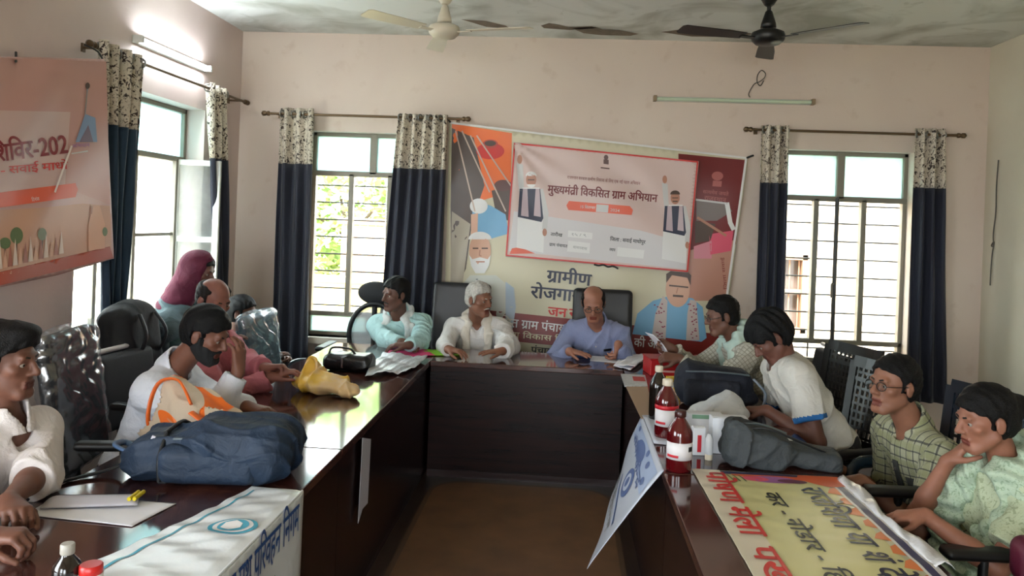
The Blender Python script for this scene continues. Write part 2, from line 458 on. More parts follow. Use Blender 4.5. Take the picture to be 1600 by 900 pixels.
SKIN = {}
def skin(name, c):
    lip = mat('lips_' + name, [c[0] * .78, c[1] * .56, c[2] * .55], .5)
    return [mat('skin_' + name, c, .55, var=.10, vscale=22, bump=.06, bscale=160, sss=.06), lip]
def person(spec):
    g = spec.get; name = 'person'; fem = g('female', False); z0 = g('scale', 1.0)
    S = np.array(spec['chest'], float); HC = np.array(spec['head'], float); by = spec['yaw']
    f = np.array([math.cos(math.radians(by)), math.sin(math.radians(by)), 0.0])
    Hp = np.array(spec['hip'], float); L = .47 * z0
    if g('fit_hip', True): Hp = S + unit(Hp - S) * L
    spine = unit(S - Hp); lat = unit(np.cross(f, spine)); fr = np.cross(spine, lat)          # lat = the person's right
    Rb = np.stack([lat, fr, spine], 1)
    Rh = frame_from(*spec['face'])
    hs = (.94 if fem else 1.0) * z0 * g('head_scale', 1.0)
    def hp(x, y, z): return HC + Rh @ np.array([x, y, z]) * hs
    root = thing(name, spec['label'], 'person', (float(Hp[0]), float(Hp[1]), 0), 0, g('group'))
    h = g('h', .0055)
    sw = (.168 if fem else .185) * z0
    neck0 = S + spine * .035 * z0 + fr * -.01; neck1 = hp(0, -.025, -.055)
    b = Sdf()
    def torso(s, e, k=.05):
        s.ell(Hp + spine * .02, (.165 + e, .125 + e, .125 + e), Rb, k)
        bl = g('belly', 0.0)
        s.ell(Hp + spine * .17 * z0 + fr * (.01 + bl * .5), (.148 + e + bl * .4, .108 + e + bl, .17 + e), Rb, k)
        s.ell(S - spine * .13 * z0, (.160 * z0 + e, .112 + e, .19 + e), Rb, k)
        s.cap(S + lat * sw * .86 - spine * .03, S - lat * sw * .86 - spine * .03, .060 + e, None, k)
        s.cap(neck0 - spine * .04, S + lat * sw * .8 - spine * .02, .042 + e, .045 + e, k); s.cap(neck0 - spine * .04, S - lat * sw * .8 - spine * .02, .042 + e, .045 + e, k)
        if fem:
            for q in (-1, 1): s.ell(S - spine * .16 + lat * .075 * q + fr * .085, (.068 + e, .06 + e, .065 + e), Rb, .05)
    torso(b, -.012)
    # neck and head
    b.cap(neck0 - spine * .03, neck1, .062 if not fem else .052, .054 if not fem else .046, .03)
    def H(c, r, k=.012, op=1): b.ell(hp(*c), np.array(r) * hs, Rh, k * hs, op)
    def C(a, c, ra, rb=None, k=.01, op=1): b.cap(hp(*a), hp(*c), ra * hs, (ra if rb is None else rb) * hs, k * hs, op)
    H((0, -.012, .035), (.076, .094, .086))
    jw = .056 if fem else .060
    w_ = g('face_width', 1.0)
    H((0, .024, -.033), (jw * w_, .066, .086), .02)
    C((-.018, .070, -.100), (.018, .070, -.100), .019, k=.02)
    for q in (-1, 1):
        C((q * .050 * w_, .0, -.052), (q * .022, .06, -.098), .019, .016, k=.02)
        H((q * .042 * w_, .058, -.016), (.023, .020, .018), .018)
        H((q * .079, -.008, -.006), (.007, .019, .032), .008)
        C((q * .080, -.016, .012), (q * .084, -.018, -.004), .007, .006, k=.006)
    C((-.036, .079, .024), (.036, .079, .024), .011, k=.016)
    C((0, .088, .012), (0, .109, -.026), .0085, .0125, k=.010)
    for q in (-1, 1): C((q * .011, .097, -.030), (q * .013, .094, -.031), .0085, k=.006)
    op_ = g('mouth_open', 0.0)
    for q in (-1, 1):
        H((q * .031, .0905, .0005), (.017, .0105, .0066), .005, -1)
    C((-.021, .0845, -.060), (.021, .0845, -.060), .0072, k=.006); C((-.017, .0835, -.0735 - op_), (.017, .0835, -.0735 - op_), .0082, k=.006)
    H((0, .094, -.067 - op_ / 2), (.021, .010, .0016 + op_ * .5), .003, -1)
    for q in (-1, 1):     # upper lids
        C((q * .020, .0815, .0085), (q * .043, .0755, .0075), .0048, .0042, k=.004)
    # arms
    UL, FL = (.285 if fem else .30) * z0, (.245 if fem else .262) * z0
    J = {}
    for side, q in (('r', 1), ('l', -1)):
        Sh = S + lat * sw * q - spine * .045; Wt = np.array(spec['wrist_' + side], float)
        E_, W_ = elbow(Sh, Wt, UL, FL, g('pole_' + side, lat * q * .7 + np.array([0, 0, -.8]) - fr * .3))
        fd = g('hand_' + side, None); fd = unit(W_ - E_) if fd is None else unit(fd); pn = np.array(g('palm_' + side, (0, 0, -1)), float)
        tn = 1.0 if q == 1 else -1.0
        # thumb side: for a right hand with palm facing n and fingers along f the thumb lies on cross(n, f)
        J[side] = (Sh, E_, W_, fd, pn)
        aw = .9 if fem else 1.0
        b.cap(Sh, E_, .050 * aw, .039 * aw, .03); b.cap(E_, E_ + (W_ - E_) * .35, .039 * aw, .0385 * aw, .02); b.cap(E_ + (W_ - E_) * .3, W_, .039 * aw, .0265 * aw, .02)
        b.cap(W_, W_ + fd * .02, .026 * aw, .024 * aw, .015)
        add_hand(b, W_ + fd * .008, fd, pn, -tn, g('pose_' + side, 'relaxed'), (.9 if fem else 1.0))
    # legs
    LG = []
    for q in (1, -1):
        hj = Hp + lat * q * .085 - spine * .02
        if g('standing'):
            kn = np.array([hj[0], hj[1], .48]) + f * .02; an = np.array([hj[0], hj[1], .08]) - f * .02
        else:
            kz = max(.46, min(Hp[2], .56)); horiz = math.sqrt(max(.42 ** 2 - (hj[2] - kz) ** 2, .02))
            kn = np.array([hj[0], hj[1], 0]) + f * horiz * g('thigh', 1.0) + lat * q * .04; kn[2] = kz
            an = np.array([kn[0], kn[1], .085]) - f * g('tuck', .06)
        b.cap(hj, kn, .074, .052, .04); b.cap(kn, an, .051, .036, .03); b.cap(an, an + f * .13 + np.array([0, 0, -.045]), .036, .030, .02)
        LG.append((hj, kn, an))
    LM = [HC, Rh, hs]
    def pick(c):
        x = (c - HC) @ Rh / hs
        return ((np.abs(x[:, 0]) < .025) & (x[:, 1] > .074) & (x[:, 2] < -.0555) & (x[:, 2] > -.0815 - op_)).astype(np.int32)
    body = soft('body', b, h, skin(*spec['skin']), root, pick, 1)
    # eyes
    for q in (-1, 1):
        e = MB(); c = hp(q * .031, .0725, .0015)
        e.lathe([(math.sin(t) * .0118 * hs + 1e-5, -math.cos(t) * .0118 * hs) for t in np.linspace(0, PI, 9)], c, 12)
        e.lathe([(math.sin(t) * .0066 * hs + 1e-5, -math.cos(t) * .0066 * hs) for t in np.linspace(0, PI, 7)], hp(q * .031 + g('gaze', 0.0), .0785, .0008), 10, None, 1)
        e.build('eye', [mat('eye_white', (.56, .52, .48), .3), mat('eye_iris', (.07, .045, .035), .15)], root)
    # hair
    hc = g('hair', None)
    if hc:
        s = Sdf(); t = hc.get('t', .012); kind = hc['kind']
        s.ell(hp(0, -.014, .037), np.array((.077 + t, .096 + t, .087 + t)) * hs, Rh, .01)
        s.ell(hp(0, -.035, -.010), np.array((.068 + t * .8, .066 + t, .070)) * hs, Rh, .02)
        fz, fy = hc.get('line', (.062, .078)); nape = hc.get('nape', -.062); sb = hc.get('side', .022)
        def cut(q):
            x = (q - HC) @ Rh.astype(np.float32) / hs; X, Y, Z = x[:, 0], x[:, 1], x[:, 2]
            wob = .004 * np.sin(X * 160) * np.sin(Z * 90 + 1)
            A = Y - sb - .25 * np.maximum(Z, 0) + wob; A = np.maximum(A, -.022 - Z + np.where(Y < -.012, -1, 0))
            Bp = (Y - fy) * .45 - (Z - fz) * .89 + wob
            if kind == 'bald':
                Bp = np.full_like(A, .1); crown = Z - hc.get('crown', .070) + .35 * np.maximum(Y, 0); A = np.maximum(A, crown)
            k = np.minimum(A, Bp)
            ear = np.sqrt((np.abs(X) - .088) ** 2 + (Y + .006) ** 2 + (Z + .002) ** 2 * .5) - .024
            return (np.maximum(np.maximum(k, nape - Z), -ear) * hs).astype(np.float32)
        s.fn(cut, HC, 1.0, 0, 2)
        s.fn(folds(hc.get('amp', .0025), 5 + int(abs(HC[0]) * 50), 120., 25.), HC, 1.0, 0, 3)
        if hc.get('bun') is not None:
            bp = hc['bun']; s.ell(hp(*bp), np.array((.048, .044, .046)) * hs, Rh, .02); s.cap(hp(bp[0], bp[1] + .04, bp[2] - .01), hp(*bp), .03, .03, .02)
        if hc.get('quiff'):
            s.ell(hp(*hc['quiff'][0]), np.array(hc['quiff'][1]) * hs, Rh, .03)
        hm = mat('hair_' + hc['name'], hc['col'], .6, bump=.5, bscale=220, var=.3, vscale=60, spec=.22)
        soft('hair', s, min(h, .005), hm, root)
        bd = Sdf(); ok = False
        if g('brows', True):
            for q in (-1, 1):
                m_ = MB(); m_.tube([hp(q * .014, .0905, .0225), hp(q * .030, .0885, .0265), hp(q * .046, .077, .0215)], [.0036 * hs, .004 * hs, .002 * hs], 6)
                m_.build('eyebrow', mat('brow_' + hc['name'], hc.get('brow', hc['col']), .7), root)
        if g('beard'):
            t2 = .006
            bd.ell(hp(0, .024, -.033), np.array((jw + t2, .066 + t2, .086 + t2)) * hs, Rh, .02); bd.cap(hp(-.018, .070, -.100), hp(.018, .070, -.100), (.019 + t2) * hs, None, .02)
            for q in (-1, 1): bd.cap(hp(q * .050, .0, -.052), hp(q * .022, .06, -.098), (.019 + t2) * hs, (.016 + t2) * hs, .02); bd.cap(hp(q * .066, .012, -.01), hp(q * .058, .01, -.05), .012 * hs, .014 * hs, .01)
            def bc(q):
                x = (q - HC) @ Rh.astype(np.float32) / hs; X, Y, Z = x[:, 0], x[:, 1], x[:, 2]
                top = np.where(Y > .03, Z + .046 - .4 * np.maximum(np.abs(X) - .03, 0) * (Y < .07), Z - .03)
                top = np.maximum(top, Y * .7 + Z * .3 - .055 + np.where(Z < -.047, -1, 0))
                mouth = .016 - np.sqrt((X * .62) ** 2 + (Z + .067) ** 2)
                return (np.maximum(np.maximum(top, mouth), -.125 - Z) * hs).astype(np.float32)
            bd.fn(bc, HC, 1.0, 0, 2); bd.fn(folds(.0015, 3, 140., 20.), HC, 1.0, 0, 3); ok = True
        if g('moustache'):
            for q in (-1, 1): bd.cap(hp(q * .003, .0945, -.0475), hp(q * .027, .081, -.056), .0062 * hs, .0042 * hs, .004)
            ok = True
        if ok: soft('beard' if g('beard') else 'moustache', bd, .004, mat('beard_' + hc['name'], hc.get('beardcol', hc['col']), .75, bump=.4, bscale=300), root)
    if g('glasses'):
        m_ = MB(); gl = MB()
        for q in (-1, 1):
            ring = [hp(q * (.033 + .0235 * math.cos(a)), .1015 - .006 * abs(math.cos(a)) * (1 if math.cos(a) > 0 else .3), .0005 + .0175 * (math.sin(a))) for a in np.linspace(0, 2 * PI, 19)[:-1]]
            m_.tube(ring, .0017 * hs, 6, closed=True)
            gl.add(ring, [tuple(range(18))])
            m_.tube([hp(q * .057, .097, .004), hp(q * .078, .06, .006), hp(q * .082, -.005, .006), hp(q * .080, -.022, -.012)], .0016 * hs, 6)
        m_.tube([hp(-.010, .103, .004), hp(0, .106, .007), hp(.010, .103, .004)], .0016 * hs, 6)
        go = m_.build('spectacles', mat('spectacle_frame', (.05, .04, .04), .3), root)
        gl.build('lens', MATS['lens_glass'], go)
    # clothes
    cl = spec['shirt']; e = cl.get('e', .012)
    s = Sdf(); torso(s, e, .05)
    for side, q in (('r', 1), ('l', -1)):
        Sh, E_, W_, fd, pn = J[side]; aw = .9 if fem else 1.0; lo_ = cl.get('loose', .012)
        kind = cl.get('sleeve_' + side, cl.get('sleeve', 'full'))
        if kind == 'full':
            ax = unit(W_ - E_); en = E_ + ax * np.linalg.norm(W_ - E_) * cl.get('cuff', .93)
            s.cap(Sh, E_, .050 * aw + e + lo_ * .6, .039 * aw + e + lo_, .03)
            s.cap(E_, en, .041 * aw + e + lo_, .031 * aw + e + lo_ * .35, .025, clip=[(en, ax)])
            if cl.get('cuffs', True): s.cap(en - ax * .055, en + ax * .004, .036 * aw + e + lo_ * .3, .034 * aw + e + lo_ * .3, .004, clip=[(en + ax * .004, ax), (en - ax * .055, -ax)])
        elif kind == 'rolled':
            ax = unit(W_ - E_); en = E_ + ax * np.linalg.norm(W_ - E_) * .3
            s.cap(Sh, E_, .050 * aw + e + lo_, .041 * aw + e + lo_ * 1.3, .03)
            s.cap(E_, en, .041 * aw + e + lo_, .040 * aw + e + lo_, .02, clip=[(en, ax)])
        else:
            ax = unit(E_ - Sh); en = Sh + ax * UL * cl.get('short', .72)
            s.cap(Sh, E_, .050 * aw + e + lo_, .046 * aw + e + lo_ * 1.6, .03, clip=[(en, ax)])
    up = Hp - spine * cl.get('hem', .09)
    s.fn(lambda q: ((up - q) @ spine).astype(np.float32), Hp, 2.0, 0, 2)
    if cl.get('hem_skirt'):
        for hj, kn, an in LG: s.cap(hj, hj + (kn - hj) * .75, .1, .085, .05)
    s.fn(creases(cl.get('fold', .0115), int(abs(S[0] * 37 + S[1] * 11))), S, 3.0, 0, 3)
    nd = unit(neck1 - neck0); nr = (.052 if fem else .064)
    nb = neck0 + nd * cl.get('neck_up', .0)
    # neck opening: deeper at the front
    s.cap(nb - nd * .02 + fr * cl.get('vneck', .02), neck1 + nd * .1, nr + .004, nr + .006, .006, -1)
    if cl.get('v'):
        s.cap(S + fr * .15 - spine * cl['v'], neck0 + fr * .10, .008, .045, .006, -1)
    if cl.get('collar', True):
        n1 = neck0 + nd * .0; c_h = cl.get('collar_h', .062)
        def col(q):
            x = q - n1.astype(np.float32); t = x @ nd.astype(np.float32); rad = x - t[:, None] * nd.astype(np.float32)
            rho = np.sqrt((rad ** 2).sum(1)); fwd = (rad @ fr.astype(np.float32)) / (rho + 1e-5); la = rad @ lat.astype(np.float32)
            tt = t + .028 * fwd
            d = np.abs(rho - (nr + .013 - tt * .10)) - .006
            d = np.maximum(d, np.maximum(tt - c_h, -tt - .035))
            gap = np.where(fwd > .3, (.012 + np.maximum(tt, -.02) * .5) - np.abs(la), -1)
            return np.maximum(d, gap).astype(np.float32)
        s.fn(col, n1, .13, .004)
    sm = cl['mat']
    pick2 = None
    if cl.get('trim'):
        trims = []
        for side in 'rl':
            Sh, E_, W_, _, _ = J[side]; ax = unit(E_ - Sh); trims.append((Sh, ax))
        def pick2(c):
            r_ = np.zeros(len(c), np.int32)
            for Sh, ax in trims:
                t = (c - Sh) @ ax; rad = np.linalg.norm(c - Sh - t[:, None] * ax, axis=1)
                r_ |= ((t > UL * cl.get('short', .72) - .022) & (t < UL * .85) & (rad < .085)).astype(np.int32)
            return r_
        sm = [sm, cl['trim']]
    shirt = soft(cl.get('name', 'shirt'), s, max(h, .0065), sm, root, pick2, 1)
    # cloth coordinates that follow torso and sleeves, for woven patterns
    me = shirt.data; co = np.empty(len(me.vertices) * 3, np.float32); me.vertices.foreach_get('co', co); co = co.reshape(-1, 3) + woff(root).astype(np.float32)
    seg = [(Hp, S, lat, fr, .13, 0.0)]
    for side, q in (('r', 1), ('l', -1)):
        Sh, E_, W_, fd, pn = J[side]
        for a_, b2_ in ((Sh + unit(E_ - Sh) * .05, E_), (E_, W_)):
            ax = unit(b2_ - a_); x1 = unit(np.cross(ax, fr + .01)); seg.append((a_, b2_, x1, np.cross(ax, x1), .06, .37))
    best = np.full(len(co), 9.); uv = np.zeros((len(co), 3), np.float32)
    for a_, b2_, x1, x2, rr_, o_ in seg:
        L_ = np.linalg.norm(b2_ - a_); ax = (b2_ - a_) / L_; d_ = co - a_; t = d_ @ ax; tc = np.clip(t, 0, L_); dist = np.linalg.norm(d_ - tc[:, None] * ax, axis=1) - (rr_ if o_ else .145)
        an_ = np.arctan2(d_ @ x1, d_ @ x2); m_ = dist < best; best[m_] = dist[m_]
        uu = (d_ @ x1) if not o_ else an_ * rr_
        uv[m_] = np.stack([uu + o_, t, np.zeros(len(co))], 1)[m_]
    at = me.attributes.new('weave', 'FLOAT_VECTOR', 'POINT'); at.data.foreach_set('vector', uv.ravel())
    tr = spec['trousers']; s = Sdf()
    s.ell(Hp + spine * .0, (.172, .134, .13), Rb, .05)
    for hj, kn, an in LG:
        s.cap(hj, kn, .086, .066, .05); s.cap(kn, an + (kn - an) * .12, .064, .055, .03, clip=[(an + (kn - an) * .1, unit(an - kn))])
    s.fn(creases(.006, 4), Hp, 3.0, 0, 3)
    soft('trousers' if not tr.get('name') else tr['name'], s, .011, tr['mat'], root, None, 1)
    for hj, kn, an in LG:
        s = Sdf(); s.cap(an + np.array([0, 0, -.005]), an + f * .02 + np.array([0, 0, -.035]), .045, .043, .03); s.cap(an - f * .02 + [0, 0, -.045], an + f * .15 + [0, 0, -.05], .038, .033, .03)
        fl = np.array([0, 0, .004]); s.fn(lambda q: (.004 - q[:, 2]).astype(np.float32), an, 1.0, 0, 2)
        soft('shoe', s, .009, MATS['shoe_leather'], root)
    return dict(root=root, shirt=shirt, body=body, S=S, Hp=Hp, HC=HC, Rh=Rh, hs=hs, fr=fr, lat=lat, spine=spine, J=J, neck0=neck0, nd=nd, hp=hp, LG=LG, yaw=by)
def scarf(pr, name, ends, mt, rad=.03, seed=1, nrad=.088, amp=.006, squash=.6, drop=.012):
    """cloth wound round the neck, its two ends hanging down the chest to the given points (offsets right, forward, up from the chest)"""
    n0 = pr['neck0'] + pr['nd'] * drop; s = Sdf(); lat, fr, sp = pr['lat'], pr['fr'], pr['spine']
    back = [n0 + nrad * (math.cos(a) * lat + math.sin(a) * -fr) + sp * (.012 + .025 * math.sin(a)) for a in np.linspace(-.25 * PI, 1.25 * PI, 13)]
    s.chain(back, [rad] * 13, .02)
    for st, pts in ((back[0], ends[0]), (back[-1], ends[1])):
        pl = [st] + [pr['S'] + lat * p[0] + fr * p[1] + sp * p[2] for p in pts]
        for o in (-1, 1):
            s.chain([p + lat * o * rad * .55 for p in pl], [rad * .8] * len(pl), .02)
    s.fn(folds(amp, seed, 60., 12.), pr['S'], 2.0, 0, 3)
    return soft(name, s, .006, mt, pr['root'], None, 1)
# ---------------------------------------------------------------- the room
XL, XR, YB, YR, ZC, TH = -2.78, 3.28, 6.30, -2.2, 3.22, 0.24
lens_glass = glass_mat('lens_glass', (.93, .95, .95), .12, .03)
mat('shoe_leather', (.10, .07, .05), .45)
wall_m = mat('wall_paint', (.84, .76, .68), .75, bump=.08, bscale=40); nt, b_ = nodes_of(wall_m)
n1 = mapr(nt, noise(nt, 1.1, 5, dist=.5), .35, .7); n2 = mapr(nt, noise(nt, 7, 6), .60, .75, 0, .35)
c1 = mixcol(nt, n1, lin((.835, .775, .72)), lin((.81, .74, .69)))
c2 = mixcol(nt, n2, c1, lin((.72, .62, .54)))
nt.links.new(c2, b_.inputs['Base Color'])
side_m = mat('side_wall_paint', (.84, .80, .74), .75, bump=.08, bscale=40); nt, b_ = nodes_of(side_m)
nt.links.new(mixcol(nt, mapr(nt, noise(nt, 1.3, 5), .35, .7), lin((.82, .79, .71)), lin((.78, .74, .66))), b_.inputs['Base Color'])
left_m = mat('left_wall_paint', (.80, .72, .69), .75, bump=.08, bscale=40); nt, b_ = nodes_of(left_m)
nt.links.new(mixcol(nt, mapr(nt, noise(nt, 1.3, 5), .35, .7), lin((.82, .755, .725)), lin((.78, .70, .675))), b_.inputs['Base Color'])
ceil_m = mat('ceiling_whitewash', (.80, .81, .79), .8, bump=.2, bscale=14); nt, b_ = nodes_of(ceil_m)
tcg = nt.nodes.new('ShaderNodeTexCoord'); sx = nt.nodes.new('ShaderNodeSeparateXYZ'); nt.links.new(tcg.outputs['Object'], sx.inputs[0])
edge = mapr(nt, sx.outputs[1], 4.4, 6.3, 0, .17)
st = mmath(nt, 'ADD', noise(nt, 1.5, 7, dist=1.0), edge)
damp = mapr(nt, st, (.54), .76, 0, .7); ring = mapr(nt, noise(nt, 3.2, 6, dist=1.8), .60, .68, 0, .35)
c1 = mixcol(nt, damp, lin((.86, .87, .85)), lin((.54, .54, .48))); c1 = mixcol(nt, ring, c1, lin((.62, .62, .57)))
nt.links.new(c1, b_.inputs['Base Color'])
floor_m = mat('floor_stone', (.20, .15, .12), .35, var=.25, vscale=9)
frame_m = mat('window_steel', (.52, .50, .45), .5, metal=.2, bump=.1, bscale=80)
darkframe_m = mat('window_steel_dark', (.23, .23, .22), .5, metal=.2)
white_frame = mat('window_white_paint', (.86, .87, .85), .45)
glass_clear = glass_mat('glass_clear', (.95, .97, .96), .06, .02)
glass_frost = glass_mat('glass_frosted', (.92, .96, .96), .04, .25, .45, (.88, .93, .93))
glass_stain = glass_mat('glass_stained', (.46, .60, .60), .05, .2, .72, (.46, .62, .63))

def wall_y(name, y0, y1, x0, x1, z0, z1, holes, m):
    """wall slab across the room with rectangular openings (x0,x1,z0,z1)"""
    mb = MB(); xs = sorted({x0, x1, *[h[0] for h in holes], *[h[1] for h in holes]}); zs = sorted({z0, z1, *[h[2] for h in holes], *[h[3] for h in holes]})
    for i in range(len(xs) - 1):
        for k in range(len(zs) - 1):
            cx, cz = (xs[i] + xs[i + 1]) / 2, (zs[k] + zs[k + 1]) / 2
            if any(h[0] < cx < h[1] and h[2] < cz < h[3] for h in holes): continue
            mb.b2((xs[i], y0, zs[k]), (xs[i + 1], y1, zs[k + 1]))
    return tag(mb.build(name, m), kind='structure')
def wall_x(name, x0, x1, ya, yb, z0, z1, holes, m):
    mb = MB(); ys = sorted({ya, yb, *[h[0] for h in holes], *[h[1] for h in holes]}); zs = sorted({z0, z1, *[h[2] for h in holes], *[h[3] for h in holes]})
    for i in range(len(ys) - 1):
        for k in range(len(zs) - 1):
            cy, cz = (ys[i] + ys[i + 1]) / 2, (zs[k] + zs[k + 1]) / 2
            if any(h[0] < cy < h[1] and h[2] < cz < h[3] for h in holes): continue
            mb.b2((x0, ys[i], zs[k]), (x1, ys[i + 1], zs[k + 1]))
    return tag(mb.build(name, m), kind='structure')

W1 = (-2.17, -1.10, .68, 2.40); W2 = (1.60, 2.73, .66, 2.37); W3 = (4.18, 5.68, .60, 2.46)
W4 = (-.6, 1.2, .80, 2.45)                      # unseen left-wall opening, added beside the camera for its daylight
RH = [(-2.4, -1.2, .8, 2.4), (-.5, .7, 0.0, 2.2)]   # unseen rear window and doorway, invented behind the camera to let light in
wall_y('wall_back', YB, YB + TH, XL - TH, XR + TH, 0, ZC, [W1, W2], wall_m)
wall_x('wall_left', XL - TH, XL, YR, YB, 0, ZC, [W3, W4], left_m)
wall_x('wall_right', XR, XR + TH, YR, YB, 0, ZC, [], side_m)
wall_y('wall_rear', YR - TH, YR, XL - TH, XR + TH, 0, ZC, RH, side_m)
tag(MB().b2((XL - TH, YR - TH, -.1), (XR + TH, YB + TH, 0)).build('floor', floor_m), kind='structure')
tag(MB().b2((XL - TH, YR - TH, ZC), (XR + TH, YB + TH, ZC + .12)).build('ceiling', ceil_m), kind='structure')
for i, (h, yy, d) in enumerate(((W1, YB + .2, (0, -1, 0)), (W2, YB + .2, (0, -1, 0)), (RH[0], YR - .15, (0, 1, 0)), (RH[1], YR - .15, (0, 1, 0)))):
    portal('daylight_portal', ((h[0] + h[1]) / 2, yy, (h[2] + h[3]) / 2), d, h[1] - h[0], h[3] - h[2])
for h in (W3, W4): portal('daylight_portal', (XL - .2, (h[0] + h[1]) / 2, (h[2] + h[3]) / 2), (1, 0, 0), h[1] - h[0], h[3] - h[2])
# peeled plaster patches along the joint of ceiling and back wall, cracks of the plaster
pm = mat('bare_plaster', (.47, .42, .36), .9, var=.2, vscale=30)
mb = MB()
for (pts) in ([(893, 44), (930, 42), (942, 46), (968, 47), (998, 53), (985, 56), (940, 55), (912, 52)],
              [(845, 40), (858, 36), (888, 42), (925, 41), (932, 44), (890, 47), (850, 44)],
              [(1032, 50), (1080, 44), (1140, 46), (1178, 53), (1150, 58), (1080, 57)],
              [(720, 30), (760, 33), (790, 40), (800, 46), (760, 42)]):
    q = []
    for (x, y) in pts:
        p = P(x, y, Z=ZC - .003)
        if p[1] > YB - .01: p = P(x, y, Y=YB - .003)
        q.append(p)
    b0 = len(mb.v); mb.v += [tuple(p) for p in q]; mb.f.append(tuple(range(b0, b0 + len(q)))); mb.m.append(0); mb.s.append(False)
tag(mb.build('trim_1', pm), kind='structure')

# ---------------------------------------------------------------- windows
def win_back(idx, W, ztr, zsash, cols, thick, frost_low, leaf=None):
    """steel window set into the back wall: outer frame, transom, sash rails, grill rods, panes"""
    x0, x1, z0, z1 = W; y = YB + .13; nm = 'window_%d' % idx
    fr = MB(); t = .032
    for a, b in (((x0, y - .03, z0), (x0 + t, y + .03, z1)), ((x1 - t, y - .03, z0), (x1, y + .03, z1)), ((x0, y - .03, z0), (x1, y + .03, z0 + t)), ((x0, y - .03, z1 - t), (x1, y + .03, z1)),
                 ((x0, y - .035, ztr - .022), (x1, y + .03, ztr + .022)), ((x0, y - .03, zsash - .02), (x1, y + .03, zsash + .02))): fr.b2(a, b)
    for c in cols: fr.b2((c - .021, y - .035, zsash), (c + .021, y + .03, ztr))
    fr.b2((thick - .03, y - .035, ztr), (thick + .03, y + .03, z1)); fr.b2((thick - .018, y - .03, z0), (thick + .018, y + .03, zsash))
    o = tag(fr.build(nm, frame_m, bev=.004), kind='structure')
    gr = MB()
    zs = np.arange(z0 + .10, z1 - .04, .147)
    for z in zs: gr.tube([(x0, y + .055, z), (x1, y + .055, z)], .0065, 6)
    for c in cols: gr.tube([(c, y + .06, z0), (c, y + .06, z1)], .008, 6)
    gr.build('grill', darkframe_m, o)
    def pane(xa, xb, za, zb, m): MB().b2((xa, y - .002, za), (xb, y + .002, zb)).build('pane', m, o)
    pane(x0 + t, thick - .03, ztr + .02, z1 - t, glass_stain); pane(thick + .03, x1 - t, ztr + .02, z1 - t, glass_stain)
    ed = [x0 + t] + list(cols) + [x1 - t]
    for i in range(len(ed) - 1):
        if leaf is not None and i == leaf: continue
        pane(ed[i] + .02, ed[i + 1] - .02, zsash + .02, ztr - .02, glass_clear)
    pane(x0 + t, thick - .018, z0 + t, zsash - .02, frost_low); pane(thick + .018, x1 - t, z0 + t, zsash - .02, frost_low)
    sl = MB(); sl.b2((x0 - .03, YB - .05, z0 - .05), (x1 + .03, y, z0)); sl.build('sill', mat('sill_paint', (.85, .81, .76), .6), o)
    return o
w1 = win_back(1, W1, P(545, 272, Y=6.43)[2], P(510, 489, Y=6.43)[2], [P(547, 380, Y=6.43)[0], P(607, 380, Y=6.43)[0]], P(585, 245, Y=6.43)[0], glass_stain)
w2 = win_back(2, W2, P(1330, 312, Y=6.43)[2], P(1330, 535, Y=6.43)[2], [P(1270, 420, Y=6.43)[0], P(1344, 420, Y=6.43)[0]], P(1312, 270, Y=6.43)[0], glass_clear, leaf=None)
# an opening casement of window 2 stands ajar into the room
zt, zb = P(1300, 312, Y=6.3)[2], P(1290, 532, Y=6.3)[2]
hx = P(1304, 420, Y=6.40)[0]; lw = .36; a = math.radians(100); dv = np.array([-math.cos(a) * -1 * lw, -math.sin(a) * lw, 0])
lf = MB(); pA = np.array([hx, 6.40, 0]); pB = pA + np.array([-.10, -.30, 0])
for p in (pA, pB): lf.tube([(*p[:2], zb), (*p[:2], zt)], .016, 4)
for z in (zb, zt): lf.tube([(*pA[:2], z), (*pB[:2], z)], .016, 4)
lo_ = lf.build('casement', darkframe_m, w2); lo_['label'] = 'open casement leaf swung into the room'
g_ = MB(); d_ = unit(pB - pA); nn = np.array([-d_[1], d_[0], 0]) * .002
g_.box(((pA + pB) / 2 + np.array([0, 0, (zb + zt) / 2])), (np.linalg.norm(pB - pA), .004, zt - zb - .02), rotz(math.atan2(d_[1], d_[0]))); g_.build('pane', glass_stain, lo_)
hd = MB(); hd.tube([(*pB[:2], (zb + zt) / 2 - .1), *[(pB[0] - .03, pB[1] - .03, (zb + zt) / 2 - .1)], (pB[0] - .03, pB[1] - .03, (zb + zt) / 2 - .2)], .008, 6); hd.build('handle', frame_m, lo_)

